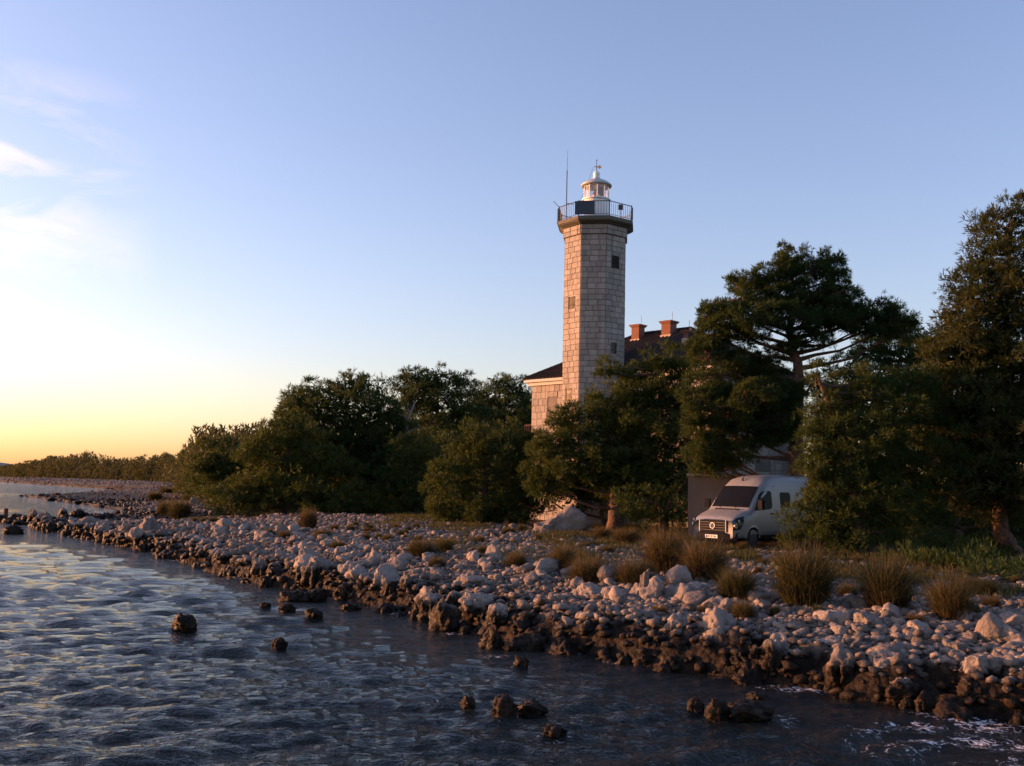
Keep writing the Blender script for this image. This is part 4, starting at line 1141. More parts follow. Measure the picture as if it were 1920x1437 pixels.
# ---------------------------------------------------------------- trees
def tufts(P, D, s, K, r, wid=.11, spread=.75):
    n = len(P); P = np.repeat(P, K, 0); D = np.repeat(D, K, 0); s = np.repeat(s, K)
    d = D + r.normal(0, spread, (n * K, 3)); d /= np.linalg.norm(d, axis=1)[:, None] + 1e-9
    tip = P + d * (s * r.uniform(.7, 1.3, n * K))[:, None]
    w = np.cross(d, r.normal(size=(n * K, 3))); w /= np.linalg.norm(w, axis=1)[:, None] + 1e-9
    w *= (s * wid)[:, None]
    m = P * .45 + tip * .55
    V = np.stack([P - w * .25, m + w, tip], 1)
    return V.reshape(-1, 3)
def crown_mesh(name, lobes, r, mat, tuft=.26, rc=.42, dens=1.3, per=22, K=8, flat=.95, hollow=.35, inner=0):
    Ps, Ds, clumps = [], [], []
    for (c, rad_) in lobes:
        c = np.array(c); rad_ = np.array(rad_)
        area = 4 * math.pi * ((rad_[0] * rad_[1]) ** 1.6 / 3 + (rad_[0] * rad_[2]) ** 1.6 / 3 + (rad_[1] * rad_[2]) ** 1.6 / 3) ** (1 / 1.6)
        n = int(area * dens / (rc / .42) ** 2) + 4
        d = r.normal(size=(n, 3)); d /= np.linalg.norm(d, axis=1)[:, None]
        rr_ = 1 - hollow * r.random(n) ** 1.5; rr_ = rr_ * (1 + .16 * r.normal(size=n).clip(-1.5, 2.0))
        cc = c + d * rad_ * rr_[:, None]
        clumps.append((c, cc))
        rcs = rc * r.uniform(.55, 1.25, n)
        m = per
        dd = r.normal(size=(n, m, 3)); dd[..., 2] = np.abs(dd[..., 2]) * 1.0 - .35; dd += d[:, None] * .55
        dd /= np.linalg.norm(dd, axis=2)[..., None]
        pp = cc[:, None] + dd * (rcs[:, None, None] * r.uniform(.25, 1, (n, m, 1))) * np.array([1, 1, flat])
        dd[..., 2] += .45
        Ps.append(pp.reshape(-1, 3)); Ds.append(dd.reshape(-1, 3))
    P = np.concatenate(Ps); D = np.concatenate(Ds)
    V = tufts(P, D, tuft * r.uniform(.75, 1.2, len(P)), K, r)
    if inner:                     # oversized inner blades added for opacity, to read as a shaded core
        Pi = []
        for (c, rad_) in lobes:
            vol = rad_[0] * rad_[1] * rad_[2]
            n = int(inner * vol ** .67 * 12)
            d = r.normal(size=(n, 3)); d /= np.linalg.norm(d, axis=1)[:, None]
            Pi.append(np.array(c) + d * np.array(rad_) * (.82 * r.random(n) ** .4)[:, None])
        Pi = np.concatenate(Pi); Di = r.normal(size=Pi.shape)
        V = np.concatenate([V, tufts(Pi, Di, np.full(len(Pi), rc * .8), 3, r, wid=.20)])
    F = np.arange(len(V)).reshape(-1, 3)
    return mesh_np(name, V, F, [mat]), clumps
TRI = 0
def tree(label, cat, Yd, lobes_px, base_px, mat='pine', trunk_r=.22, group=None, seed=0, twigs=True, lean=None, grow=1., name='pine_tree', depth=.8, bare=None, **kw):
    """lobes_px: (px, py, rx, rz[, dY]) surveyed foliage masses at distance Yd"""
    global TRI
    r = np.random.default_rng(seed)
    base = at_y(base_px, 950, Yd); bx, by = base.x, base.y; bz = gz(bx, by) - .1
    t = empty(name, (bx, by, bz), label=label, category=cat, group=group)
    lobes = []
    for L_ in lobes_px:
        px, py, rx, rz_ = L_[:4]; dy = L_[4] if len(L_) > 4 else r.uniform(-1, 1) * rx * Yd / FPX * .5
        c = at_y(px, py, Yd + dy); k = Yd / FPX
        c = Vector((c.x - bx, c.y - by, c.z - bz))
        if c.z - rz_ * k < -.2: c.z = rz_ * k - .2
        k *= grow; lobes.append(((c.x, c.y, c.z), (rx * k, rx * k * depth, rz_ * k)))
    me, clumps = crown_mesh('crown', lobes, r, M[mat], **kw)
    TRI += len(me.polygons)
    link('crown', me, t)
    zt = max(c[2] for c, _ in lobes)
    topc = max(lobes, key=lambda q: q[0][2])[0]
    tm = MB(); pth = lean if lean else [Vector((0, 0, 0)), Vector((topc[0] * .12, topc[1] * .2, zt * .35)), Vector((topc[0] * .45, topc[1] * .6, zt * .7)), Vector(topc)]
    if lean: pth = [Vector((at_y(px, py, Yd).x - bx, 0, at_y(px, py, Yd).z - bz)) for px, py in lean]; pth[0].z = 0
    m = len(pth); # resample
    fine_ = []
    for i in range(m - 1):
        for q in range(5): fine_.append(pth[i].lerp(pth[i + 1], q / 5))
    fine_.append(pth[-1])
    for i in range(1, len(fine_) - 1): fine_[i] = fine_[i] + Vector(r.normal(0, .025, 3))
    rads = [trunk_r * (1.25 - 1.05 * i / (len(fine_) - 1)) for i in range(len(fine_))]
    tm.tube(fine_, rads, 9).build('trunk', M['bark'], t, smooth=True)
    br = MB()
    for c, rad_ in lobes:
        c = Vector(c); zz = max(.15 * zt, min(c.z - .35 * (Vector((c.x, c.y, 0)).length), zt * .92))
        s_ = min(fine_, key=lambda q: abs(q.z - zz))
        i_ = fine_.index(s_)
        mid_ = s_.lerp(c, .5) + Vector((0, 0, .12 * (c - s_).length)) * (-.6) + Vector(r.normal(0, .12, 3))
        br.tube([s_, s_.lerp(mid_, .5) + Vector(r.normal(0, .06, 3)), mid_, c], [min(rads[i_] * .6, .14), .075, .055, .03], 5)
    if twigs:
        for (c, cc) in clumps:
            for q in cc:
                if r.random() < .8:
                    c0_ = Vector(c) + Vector(r.normal(0, .15, 3)); q = Vector(q)
                    mm = c0_.lerp(q, .5) + Vector(r.normal(0, .12, 3)) - Vector((0, 0, .06))
                    br.tube([c0_, mm, q], [.028, .020, .010], 3, cap=False)
    br.build('branches', M['bark'], t, kind='stuff')
    return t
far = dict(tuft=.36, rc=.62, dens=1.1, per=20, K=6, inner=4.2, grow=1.12)
mid = dict(tuft=.28, rc=.46, dens=1.05, per=20, K=6, inner=5.)
tree('far small pine at the left end of the thicket beside the bay', 'pine tree', 112, [(372, 900, 26, 20), (355, 912, 16, 12), (392, 905, 26, 20)], 372, 'pine_dark', .15, seed=1, twigs=False, tuft=.4, rc=.7, dens=1., per=18, K=6)
tree('leftmost round topped pine of the thicket on the beach', 'pine tree', 78, [(408, 852, 22, 26), (440, 855, 28, 24), (400, 890, 32, 34), (452, 892, 46, 34), (408, 926, 44, 24), (470, 930, 56, 28), (480, 870, 30, 30), (380, 880, 26, 40), (430, 905, 50, 30)], 430, 'pine_dark', .2, seed=2, twigs=False, **far)
tree('sloping pine in front, rising to the right from the leftmost pine', 'pine tree', 70, [(500, 822, 26, 26), (468, 842, 24, 24), (520, 850, 50, 40), (500, 890, 60, 46), (565, 900, 60, 46), (480, 930, 56, 26), (560, 936, 64, 26), (640, 946, 70, 26), (610, 880, 60, 40), (548, 800, 30, 36), (585, 850, 50, 40), (700, 950, 60, 24), (430, 938, 50, 24)], 530, 'pine', .25, seed=3, twigs=False, **far)
tree('widest dark pine with a flat double top left of the dead branch', 'pine tree', 75, [(648, 722, 26, 18), (692, 728, 34, 20), (600, 746, 46, 26), (550, 752, 24, 22), (545, 780, 26, 30), (640, 768, 84, 34), (705, 768, 50, 34), (570, 806, 56, 38), (650, 826, 90, 46), (725, 830, 60, 50), (660, 890, 90, 50), (730, 910, 70, 46), (770, 940, 60, 28), (600, 780, 60, 40), (560, 840, 60, 50), (600, 870, 70, 50), (690, 850, 70, 60), (730, 800, 34, 40), (745, 880, 50, 50), (765, 862, 40, 38, -5), (800, 850, 40, 36, -5)], 650, 'pine_dark', .35, seed=4, twigs=False, **far)
tree('ragged topped pine behind the dead branch', 'pine tree', 84, [(768, 712, 16, 24), (792, 722, 28, 26), (822, 710, 28, 20), (858, 716, 26, 18), (845, 742, 40, 26), (795, 752, 50, 30), (850, 780, 50, 36), (820, 830, 66, 50), (870, 830, 50, 50), (800, 890, 70, 50), (765, 745, 34, 34), (890, 790, 40, 40), (740, 850, 50, 50), (800, 800, 60, 50)], 815, 'pine_dark', .3, seed=5, **far)
tree('dark pine farthest back, just left of the house', 'pine tree', 98, [(935, 722, 20, 18), (965, 730, 28, 22), (900, 752, 24, 22), (925, 748, 40, 26), (980, 755, 26, 26), (950, 785, 64, 40), (900, 800, 40, 40), (1000, 800, 50, 44), (940, 850, 80, 50), (890, 850, 60, 50), (960, 800, 60, 50), (1000, 860, 60, 50)], 945, 'pine_dark', .3, seed=6, **far)
tree('bushy lighter pine in front, between thicket and house', 'pine tree', 55, [(905, 812, 34, 22), (862, 838, 28, 22), (880, 856, 44, 30), (940, 850, 50, 38), (968, 822, 24, 18), (985, 860, 36, 34), (850, 896, 40, 36), (920, 904, 66, 40), (980, 915, 44, 38), (832, 942, 34, 26), (890, 952, 64, 32), (960, 958, 56, 30), (820, 905, 30, 30), (1000, 930, 40, 40), (905, 870, 60, 50), (1000, 840, 30, 30), (850, 970, 40, 20), (920, 972, 60, 18)], 910, 'pine', .22, seed=7, twigs=False, **mid)
tree('broad pine hiding the foot of the tower', 'pine tree', 50, [(1245, 680, 40, 26), (1205, 698, 36, 26), (1285, 690, 36, 30), (1160, 734, 42, 30), (1215, 740, 66, 36), (1280, 745, 50, 40), (1110, 772, 46, 28), (1160, 790, 60, 40), (1235, 800, 70, 50), (1065, 800, 36, 26), (1035, 838, 34, 34), (1090, 838, 60, 38), (1170, 850, 66, 40), (1250, 862, 60, 34), (1050, 880, 50, 28), (1120, 896, 60, 24), (1200, 896, 50, 24), (1290, 800, 40, 56), (1010, 880, 34, 44), (1140, 700, 20, 16), (1110, 810, 60, 50), (1190, 790, 60, 60), (1250, 740, 60, 60), (1030, 860, 44, 44), (1100, 870, 70, 40), (1230, 830, 70, 60), (1200, 880, 90, 36), (1290, 870, 40, 40), (1020, 910, 30, 30), (1150, 910, 60, 20), (1250, 915, 50, 20), (1060, 780, 24, 18)], 1150, 'pine', .34, seed=8, twigs=False, **mid)
tree('tall umbrella shaped pine with sky showing through its branches', 'pine tree', 43, [(1487, 485, 28, 22), (1462, 510, 22, 16), (1510, 508, 46, 26), (1552, 492, 26, 22), (1560, 525, 30, 26), (1398, 532, 30, 16), (1440, 552, 54, 24), (1500, 560, 60, 28), (1575, 552, 34, 22), (1375, 570, 40, 22), (1332, 590, 22, 22), (1405, 600, 62, 24), (1480, 598, 56, 24), (1540, 598, 40, 20), (1335, 628, 34, 22), (1395, 632, 36, 16), (1590, 590, 30, 16), (1640, 584, 38, 18), (1672, 602, 24, 18), (1610, 618, 30, 12), (1520, 640, 40, 14), (1325, 668, 36, 26), (1385, 684, 46, 22), (1440, 692, 36, 20), (1345, 720, 52, 30), (1430, 736, 56, 32), (1365, 772, 62, 34), (1320, 812, 36, 30), (1400, 818, 60, 30), (1455, 790, 40, 34), (1365, 856, 36, 18), (1350, 862, 30, 18), (1450, 818, 36, 16), (1690, 620, 22, 22), (1310, 760, 30, 40), (1400, 760, 60, 40), (1310, 850, 26, 24), (1340, 876, 44, 14), (1610, 600, 40, 20), (1560, 590, 44, 24), (1660, 620, 34, 16), (1530, 575, 50, 30), (1440, 520, 34, 20), (1350, 600, 40, 26), (1470, 660, 24, 14), (1480, 730, 30, 30), (1475, 770, 30, 30), (1520, 720, 14, 10)], 1494, 'pine_dark', .30, seed=9,
     lean=[(1492, 1010), (1494, 820), (1497, 690), (1480, 620), (1485, 520)], depth=.9, tuft=.21, rc=.33, dens=2.2, per=20, K=8)
tree('low spreading pine in front of the trunk, right of the van', 'pine tree', 36, [(1568, 735, 34, 26), (1640, 730, 50, 28), (1598, 760, 50, 34), (1690, 764, 56, 36), (1560, 800, 42, 38), (1635, 812, 66, 46), (1715, 820, 50, 46), (1545, 862, 34, 28), (1600, 880, 60, 44), (1680, 890, 60, 46), (1522, 918, 28, 34), (1570, 945, 50, 36), (1640, 955, 60, 36), (1500, 975, 34, 28), (1550, 1002, 44, 20), (1476, 1018, 16, 10), (1530, 700, 18, 14), (1740, 770, 40, 50), (1760, 860, 44, 50), (1730, 930, 50, 50), (1600, 1005, 60, 24), (1560, 900, 50, 50), (1590, 830, 60, 60), (1650, 860, 70, 60), (1620, 920, 70, 60), (1540, 950, 50, 50), (1690, 980, 60, 40), (1514, 1000, 30, 22), (1535, 800, 26, 26), (1525, 840, 26, 28), (1518, 880, 26, 26), (1550, 760, 22, 22), (1610, 715, 40, 22), (1680, 725, 50, 26), (1740, 720, 30, 26)], 1610, 'pine', .25, seed=10, twigs=False, tuft=.21, rc=.35, dens=1.3, per=20, K=6, inner=4.5)
tree('small dark pine in the gap between the umbrella pine and the tall one', 'pine tree', 58, [(1605, 672, 26, 18), (1645, 660, 38, 26), (1700, 640, 26, 34), (1720, 668, 30, 34), (1680, 690, 50, 30), (1640, 710, 50, 34), (1580, 690, 20, 14), (1720, 720, 40, 40), (1740, 790, 60, 50), (1690, 780, 70, 60), (1620, 770, 60, 60), (1760, 720, 30, 50), (1560, 780, 50, 60), (1700, 850, 90, 60), (1600, 850, 80, 60), (1740, 660, 26, 44), (1800, 760, 50, 60), (1655, 625, 30, 20), (1695, 610, 24, 26), (1620, 650, 30, 22), (1735, 640, 30, 30), (1580, 720, 40, 30), (1545, 740, 24, 26), (1680, 660, 50, 40)], 1670, 'pine_dark', .2, seed=11, **mid)
tree('tallest pine, at the right edge, with a leaning trunk', 'pine tree', 37, [(1900, 398, 24, 26), (1858, 428, 26, 22), (1885, 445, 44, 34), (1935, 440, 40, 50), (1845, 478, 24, 26), (1890, 505, 56, 36), (1822, 520, 26, 22), (1850, 545, 44, 34), (1790, 550, 14, 26), (1815, 580, 34, 24), (1900, 575, 60, 44), (1775, 600, 22, 22), (1830, 625, 56, 36), (1905, 650, 62, 44), (1765, 640, 26, 28), (1790, 680, 50, 34), (1860, 705, 60, 44), (1930, 730, 56, 50), (1780, 740, 44, 40), (1850, 775, 70, 46), (1920, 820, 60, 50), (1790, 812, 50, 44), (1860, 850, 60, 44), (1810, 880, 56, 44), (1905, 900, 56, 44), (1860, 930, 60, 34), (1770, 890, 44, 44), (1960, 560, 60, 70), (1980, 680, 60, 80), (1870, 560, 50, 50), (1800, 660, 50, 50), (1850, 660, 60, 60), (1900, 720, 70, 60), (1820, 760, 70, 60), (1880, 790, 80, 60), (1760, 790, 44, 50), (1830, 900, 80, 50), (1900, 960, 60, 40), (1930, 860, 60, 70), (1750, 700, 30, 40)], 1905, 'pine_brown', .3, seed=12,
     lean=[(1905, 1062), (1878, 1000), (1872, 900), (1885, 700), (1897, 420)], depth=.8, twigs=False, tuft=.24, rc=.42, dens=1.15, per=20, K=6, inner=7., grow=1.25)
tree('dim shrubby pine behind the low ones at the right', 'pine tree', 45, [(1750, 900, 70, 60), (1850, 940, 60, 50), (1700, 960, 60, 44), (1930, 950, 60, 60), (1600, 950, 70, 60), (1800, 820, 60, 60), (1880, 860, 60, 60), (1700, 860, 60, 60), (1780, 990, 90, 20), (1900, 990, 80, 20), (1640, 1000, 80, 20)], 1790, 'pine_dark', .2, seed=13, twigs=False, **mid)
tree('added dark bushy growth standing in for shade at the foot of the tower', 'shrub', 54, [(1020, 930, 40, 30), (1080, 925, 50, 36), (1140, 930, 60, 36), (1200, 930, 60, 40), (1250, 940, 50, 34), (1050, 900, 50, 30), (1120, 890, 60, 40)], 1130, 'pine_dark', .12, seed=16, twigs=False, name='shrub', **mid)  # bush added to cover the sunlit tower foot where only darkness belongs
tree('pine added outside the right edge to shade the ground, left boughs reaching in', 'pine tree', 33, [(2010, 700, 90, 60), (2060, 600, 90, 80), (2020, 820, 80, 60), (2080, 500, 80, 80), (2000, 900, 70, 50), (2120, 760, 90, 90)], 2030, 'pine_brown', .3, seed=15, twigs=False, **mid)  # extra pine out of view, put in to block sky light under the right pines
tree('dark pine behind the van between house and outbuilding', 'pine tree', 47, [(1290, 900, 18, 30), (1265, 950, 40, 30), (1200, 940, 50, 30), (1230, 975, 50, 20)], 1240, 'pine_dark', .2, seed=14, twigs=False, **mid)
# dead bleached limb standing out of the thicket
b0 = at_y(762, 815, 75); 
dead = MB()
def dp(px, py, dy=0): return at_y(px, py, 75 + dy) - Vector((b0.x, 75, 0))
dead.tube([dp(756, 925, 1), dp(758, 880, 1), dp(762, 812), dp(765, 785), dp(775, 762), dp(779, 752)], [.18, .17, .15, .12, .08, .03], 7)
dead.tube([dp(762, 812), dp(775, 806), dp(788, 800)], [.14, .11, .04], 6); dead.tube([dp(764, 790), dp(757, 780), dp(748, 778)], [.07, .05, .02], 5); dead.tube([dp(768, 775), dp(764, 764), dp(766, 752)], [.06, .04, .02], 5)
o = dead.build('dead_tree', M['dead']); o.location = (b0.x, 75, 0)
tag(o, 'bleached grey dead tree trunk with stub limbs inside the thicket', 'dead tree')

# far woodland on the point: one mass
r = np.random.default_rng(77)
n = 1500
Yf = r.uniform(105, 460, n); tx = tree_x(Yf)
Xf = tx + 2 + np.abs(r.normal(0, 16, n))
edge_ = np.clip((Yf - 390) / 80, 0, 1)
topz_f = 5.6 + 2.6 * vnoise(np.stack([Xf * .05, Yf * .05, Xf * 0], -1)) + 1.6 * vnoise(np.stack([Xf * .16, Yf * .16, Xf * 0 + 9], -1)) + np.clip((Xf - tx) / 14, 0, 1) * 2.2
topz_f *= (1 - .55 * edge_)
sx_ = r.uniform(1.6, 3.2, n)
Ps, Ds, Ss = [], [], []
for i in range(n):
    m = 26; d = r.normal(size=(m, 3)); d[:, 2] = np.abs(d[:, 2]); d /= np.linalg.norm(d, axis=1)[:, None]
    Ps.append(np.array([Xf[i], Yf[i], .9]) + d * np.array([sx_[i], sx_[i], topz_f[i]])); d[:, 2] += .3; Ds.append(d); Ss.append(np.full(m, .9))
V = tufts(np.concatenate(Ps), np.concatenate(Ds), np.concatenate(Ss), 5, r, wid=.22)
tag(link('far_woodland', mesh_np('far_woodland', V, np.arange(len(V)).reshape(-1, 3), [M['far_wood']])), 'low dark scrub wood covering the far point across the bay', 'woodland', kind='stuff')
TRI += len(V) // 3
# backdrop wood behind the house and pines (fills the ground between trunks)
n = 420
Xb = r.uniform(-30, 60, n); Yb = r.uniform(46, 120, n); ok = (Xb > tree_x(Yb) + 5) & ((Yb > 66) | (Xb > 17)) & ~((np.abs(Xb - 9) < 12) & (Yb < 76)); Xb, Yb = Xb[ok], Yb[ok]
Ps, Ds, Ss = [], [], []
for x_, y_ in zip(Xb, Yb):
    m = 60; d = r.normal(size=(m, 3)); d[:, 2] = np.abs(d[:, 2]); d /= np.linalg.norm(d, axis=1)[:, None]
    Ps.append(np.array([x_, y_, 1.0]) + d * np.array([1.9, 1.9, r.uniform(2.5, 4.6)]) * r.uniform(.6, 1, (m, 1))); Ds.append(d); Ss.append(np.full(m, .55))
V = tufts(np.concatenate(Ps), np.concatenate(Ds), np.concatenate(Ss), 5, r, wid=.2)
Vu = [V]
for q in range(30):
    px = r.uniform(1500, 2050); Yq = r.uniform(26, 44); x_ = (px - 960) / FPX * Yq
    if x_ < tree_x(Yq) + .8: continue
    m = 70; d = r.normal(size=(m, 3)); d[:, 2] = np.abs(d[:, 2]); d /= np.linalg.norm(d, axis=1)[:, None]
    hq = r.uniform(.25, .8)
    Pq = np.array([x_, Yq, 1.0]) + d * np.array([.8, .8, hq]) * r.uniform(.5, 1, (m, 1)); d[:, 2] += .5
    Vu.append(tufts(Pq, d, np.full(m, .26), 5, r, wid=.12))
V = np.concatenate(Vu)
tag(link('undergrowth', mesh_np('undergrowth', V, np.arange(len(V)).reshape(-1, 3), [M['pine_dark']])), 'dense dark undergrowth filling the wood behind the pines and house', 'undergrowth', kind='stuff')
TRI += len(V) // 3

# ---------------------------------------------------------------- tussocks of rush and dry grass
def tussock_mesh(name, seed, mat, n=520, spread=1.05, droop=.35, w=.0065):
    r = np.random.default_rng(seed)
    a = r.uniform(0, 6.28, n); lean_ = np.abs(r.normal(0, .55, n)).clip(0, spread); br = .18 * np.sqrt(r.random(n))
    L_ = r.uniform(.55, 1.05, n) * (1 - .25 * lean_)
    ca, sa = np.cos(a), np.sin(a)
    b = np.stack([br * ca, br * sa, np.zeros(n)], -1)
    d1_ = np.stack([np.sin(lean_ * .7) * ca, np.sin(lean_ * .7) * sa, np.cos(lean_ * .7)], -1)
    l2 = lean_ * 1.5 + droop * r.random(n) + 1.3 * (r.random(n) < .12)
    a2 = a + r.normal(0, .7, n); ca, sa = np.cos(a2), np.sin(a2)
    d2_ = np.stack([np.sin(l2) * ca, np.sin(l2) * sa, np.cos(l2)], -1)
    m = b + d1_ * (L_ * .55)[:, None]; t_ = m + d2_ * (L_ * .45)[:, None]
    tw = a + r.normal(0, 1.2, n); wv = np.stack([-np.sin(tw), np.cos(tw), tw * 0], -1) * w
    V = np.stack([b - wv, b + wv, m + wv * .8, m - wv * .8, t_], 1).reshape(-1, 3)
    k = np.arange(n)[:, None] * 5
    return mesh_np(name, V, [k + np.array([[0, 1, 2, 3]]), k + np.array([[3, 2, 4]])], [M[mat]])
RUSH = [tussock_mesh('rush_tussock', 10 + k, 'rush', 1700) for k in range(3)]
DRY = [tussock_mesh('dry_tussock', 20 + k, 'dry_grass', 1600, 1.3, .6) for k in range(3)]
GRN = [tussock_mesh('green_tussock', 30 + k, 'green_grass', 450, 1.4, .7, .014) for k in range(2)]
tl_ = [(1515, 1142, 130, 145, 0, 'tallest green rush tussock, right below the van\'s bush'),
 (1672, 1148, 112, 125, 0, 'second tall green rush tussock, middle of the right side'),
 (1792, 1166, 96, 104, 0, 'third tall rush tussock, dimmer, towards the right edge'),
 (1250, 1080, 100, 112, 1, 'large dark brown grass tussock in front of the van\'s left side'),
 (1325, 1092, 104, 96, 1, 'large brown grass tussock directly below the van\'s grille'),
 (1385, 1128, 90, 76, 0, 'rusty green tussock below and right of the van\'s grille tussock'),
 (1395, 1166, 52, 50, 1, 'small orange brown tussock growing among the boulders'),
 (1190, 1100, 84, 64, 1, 'rounded dark tussock left of the large ones'),
 (1102, 1096, 84, 62, 1, 'wide brown tussock above the spired boulder'),
 (1055, 1070, 56, 60, 1, 'tan tussock left of the wide brown one'),
 (1238, 1116, 46, 32, 0, 'little tussock just behind the white boulders'),
 (1238, 1158, 36, 30, 1, 'tiny dry tuft beside the long oval stone'),
 (1210, 1118, 20, 26, 1, 'small tan tuft on the face of the spired boulder'),
 (968, 1066, 46, 38, 1, 'brown tussock alone on the pebbles at centre right'),
 (788, 1044, 62, 42, 1, 'broad brown tussock of the centre pair'),
 (832, 1038, 40, 36, 0, 'green tinged tussock of the centre pair'),
 (818, 1064, 36, 26, 1, 'small brown tussock in front of the centre pair'),
 (892, 1052, 42, 20, 1, 'low reddish tuft right of the centre pair'),
 (576, 992, 40, 48, 1, 'tall dry tussock at the foot of the left thicket'),
 (605, 1012, 42, 26, 1, 'low tussock on the beach right of the tall dry one'),
 (632, 1030, 36, 20, 0, 'flat green tussock above the concrete slab'),
 (531, 1012, 30, 22, 1, 'small brown tussock on the beach left of the low one'),
 (500, 1004, 28, 18, 1, 'smallest brown tussock on the left beach'),
 (333, 972, 52, 44, 1, 'large dry tussock on the far left beach'),
 (306, 966, 34, 34, 1, 'paler dry tussock beside the large far left one'),
 (288, 938, 34, 20, 1, 'dry tussock out on the far spit'),
 (312, 925, 40, 14, 1, 'low band of dry grass behind the far spit'),
 (350, 938, 26, 14, 1, 'low tuft by the squared white block'),
 (1848, 1120, 66, 44, 0, 'low dark tussock at the right edge under the pines'),
 (1175, 1022, 60, 40, 1, 'shaded brown tussock left of the van in the grass'),
 (1130, 1012, 44, 30, 1, 'small brown tussock under the edge of the middle pines'),
 (1455, 1160, 30, 34, 2, 'bright green sprig among the boulders under the tall rush'),
 (1535, 1152, 26, 26, 2, 'small green sprig at the foot of the tallest rush'),
 (1720, 1170, 40, 26, 1, 'dry tuft between the second and third rushes'),
 (1320, 1150, 30, 20, 1, 'dry tuft tucked left of the pink topped boulder')]
for (px, py, w, h, kind_, lab) in tl_:
    z = .9
    for _ in range(5): p = at_z(px, py, z); z = .5 * z + .5 * gz(p.x, p.y)
    p = at_z(px, py, z); k = p.y / FPX
    me = (RUSH, DRY, GRN)[kind_][rng.integers(2 if kind_ == 2 else 3)]
    o = link('grass_tussock', me); o.location = (p.x, p.y + w * k * .2, z - .03); o.rotation_euler = (0, 0, rng.uniform(0, 6.28))
    o.scale = (w * k * 1.15, w * k * 1.1, h * k * 1.0)
    tag(o, lab, 'grass tussock')
# small dry tufts scattered over the stony ground
r = np.random.default_rng(91); TUFTS = []
spots_ = []
while len(spots_) < 120:
    Yq = 19 + 34 * r.random() ** 1.1; sx0, tx0 = float(shore_x(Yq)), float(tree_x(Yq))
    dq = r.uniform(5.5, 26) ; xq = sx0 + dq
    if xq > tx0 + 1 or abs(xq / Yq) > .52: continue
    spots_.append((xq, Yq))
for xq, Yq in spots_:
    o = link('dry_tuft', (DRY, RUSH, DRY)[rng.integers(3)][rng.integers(3)]); hq = r.uniform(.14, .42)
    o.location = (xq, Yq, gz(xq, Yq) - .03); wq = hq * r.uniform(.9, 1.7); o.scale = (wq, wq * r.uniform(.8, 1.2), hq); o.rotation_euler = (r.normal(0, .12), r.normal(0, .12), r.uniform(0, 6.28))
    tag(o, 'small dry tuft', 'grass tuft', 'small dry tufts scattered among the cobbles'); TUFTS.append((o, hq, 'dry tuft'))
# low grass between stones
r = np.random.default_rng(5)
Ps = []
for (px, py, rx, ry_, n) in [(1140, 1015, 90, 22, 6500), (1040, 1010, 60, 18, 2500), (760, 975, 50, 14, 4200), (860, 990, 60, 8, 2500), (950, 1040, 60, 16, 900), (1400, 1045, 50, 20, 3800), (1080, 1045, 60, 20, 2000), (1500, 1060, 60, 20, 2500), (1640, 1085, 120, 25, 3500), (1830, 1100, 90, 25, 3000), (850, 1022, 50, 12, 1500), (400, 955, 40, 10, 2000), (370, 925, 60, 8, 1600), (1200, 1000, 60, 16, 3000), (1330, 1020, 70, 12, 2200), (1720, 1060, 160, 16, 3500)]:
    p = at_z(px, py, 1.0); kx, ky = rx * p.y / FPX, ry_ * p.y ** 2 / (2.2 * FPX)
    q = r.normal(0, .5, (n, 2)) * [kx, ky] + [p.x, p.y]; Ps.append(q)
q = np.concatenate(Ps); ok = q[:, 0] > shore_x(q[:, 1]) + 4.2; q = q[ok]
cl_ = vnoise(np.stack([q[:, 0] * 1.3, q[:, 1] * 1.3, q[:, 0] * 0], -1)) > -.1; q = q[cl_]
P = np.stack([q[:, 0], q[:, 1], ground_z(q[:, 0], q[:, 1])], -1)
V = tufts(P, np.tile([0, 0, 1.], (len(P), 1)), r.uniform(.12, .26, len(P)), 2, r, wid=.07, spread=.4)
tag(link('low_grass', mesh_np('low_grass', V, np.arange(len(V)).reshape(-1, 3), [M['green_grass']])), 'short green and straw grass growing between the cobbles', 'grass', kind='stuff')

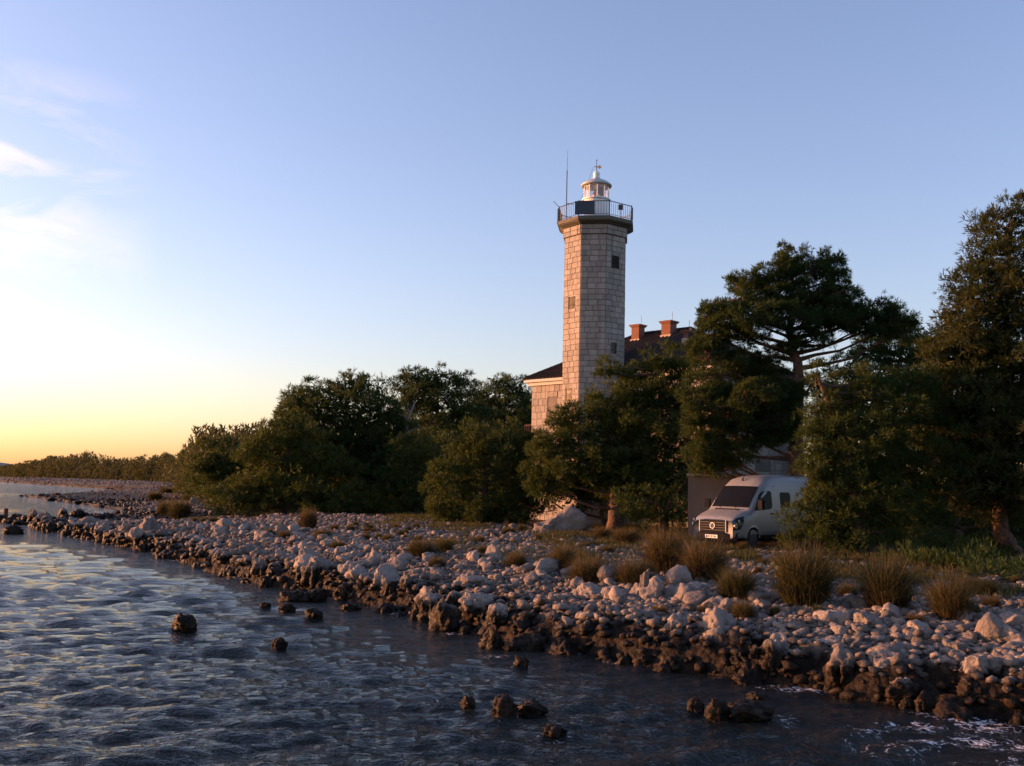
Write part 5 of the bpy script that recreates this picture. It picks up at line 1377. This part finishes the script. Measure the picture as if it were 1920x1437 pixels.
# a stone is told apart by its size and by what it lies next to in the view
LAND = [(1225, 1128, 'the spired boulder'), (1110, 1122, 'the broad pale boulder'), (1213, 1163, 'the long oval stone'), (1335, 1143, 'the pink topped boulder'),
        (1435, 1145, 'the boulder under the tallest rush'), (1515, 1142, 'the tallest rush tussock'), (1585, 1172, 'the tooth shaped boulder'), (1632, 1176, 'the large domed boulder'),
        (1730, 1185, 'the wide boulder between two rushes'), (1672, 1148, 'the second rush tussock'), (1792, 1166, 'the third rush tussock'), (1888, 1205, 'the largest boulder at right'),
        (1772, 1258, 'the overhanging block'), (1838, 1265, 'the hollowed bone white rock'), (1560, 1210, 'the long smooth backed stone'), (875, 1100, 'the orange lit square boulder'),
        (740, 1072, 'the sloping white outcrop'), (650, 1052, 'the pinkish outcrop boulder'), (775, 1085, 'the boulder under two tussocks'), (968, 1066, 'the lone centre right tussock'),
        (1055, 1070, 'the tan tussock'), (1102, 1096, 'the wide brown tussock'), (1395, 1166, 'the orange brown tussock'), (832, 1184, 'the tall brown sea boulder'),
        (920, 1216, 'the knobbly sea boulder'), (978, 1250, 'the lone rock below the ledge'), (1348, 1352, 'the ochre fluted rock'), (1705, 1330, 'the wedge shaped orange rock'),
        (1895, 1345, 'the dark pillar at right'), (548, 1128, 'the notched reef rock'), (600, 1040, 'the concrete slab'), (490, 1088, 'the reef strip'), (375, 1064, 'the far reef strip'),
        (9, 979, 'the old sea post'), (60, 962, 'the flat rock in the inlet'), (333, 972, 'the large far left tussock'), (288, 938, 'the tussock on the spit'), (495, 1005, 'the flat pink slab'),
        (1300, 1240, 'the middle of the ledge'), (1500, 1270, 'the pools right of the ledge middle'), (1100, 1200, 'the white wave splash'), (230, 1010, 'the bend in the left shore'), (130, 1000, 'the root of the near spit'), (150, 935, 'the tip of the far spit'),
        (700, 1110, 'the driftwood')]
CMi = CM.to_3x3().inverted()
def view_px(p):
    d = CMi @ (Vector(p) - Vector((0, 0, EYE)))
    return 960 + d.x / -d.z * FPX, 718.5 - d.y / -d.z * FPX
for lst in (SINGLES, DARKS, TUFTS):
    szs = sorted(q[1] for q in lst)
    for o, sz, kind_ in lst:
        if o.location.y < 1: continue
        px, py = view_px(o.location)
        c = sorted(LAND, key=lambda L_: (L_[0] - px) ** 2 + 2.5 * (L_[1] - py) ** 2)[0]
        dx, dy = px - c[0], py - c[1]
        far_ = (dx * dx + dy * dy) ** .5
        side = ('right of' if dx > 0 else 'left of') if abs(dx) > 1.3 * abs(dy) else ('below' if dy > 0 else 'above')
        rk = szs.index(sz) / len(szs)
        size = 'small' if rk < .25 else 'middling' if rk < .5 else 'large' if rk < .75 else 'very large'
        shape = 'tall ' if o.scale.z > 1.12 * o.scale.x else 'flat ' if o.scale.z < .82 * o.scale.x else ''
        near = 'close ' if far_ < 28 else 'well ' if far_ > 62 else ''
        if side in ('above', 'below') and near: near = 'just ' if near == 'close ' else 'far '
        o['label'] = f'{size} {shape}{kind_} {near}{side} {c[2]}'
print('foliage tris', TRI, 'tower blocks', tot, 'house', n_1, n_2, 'cobbles', n1)
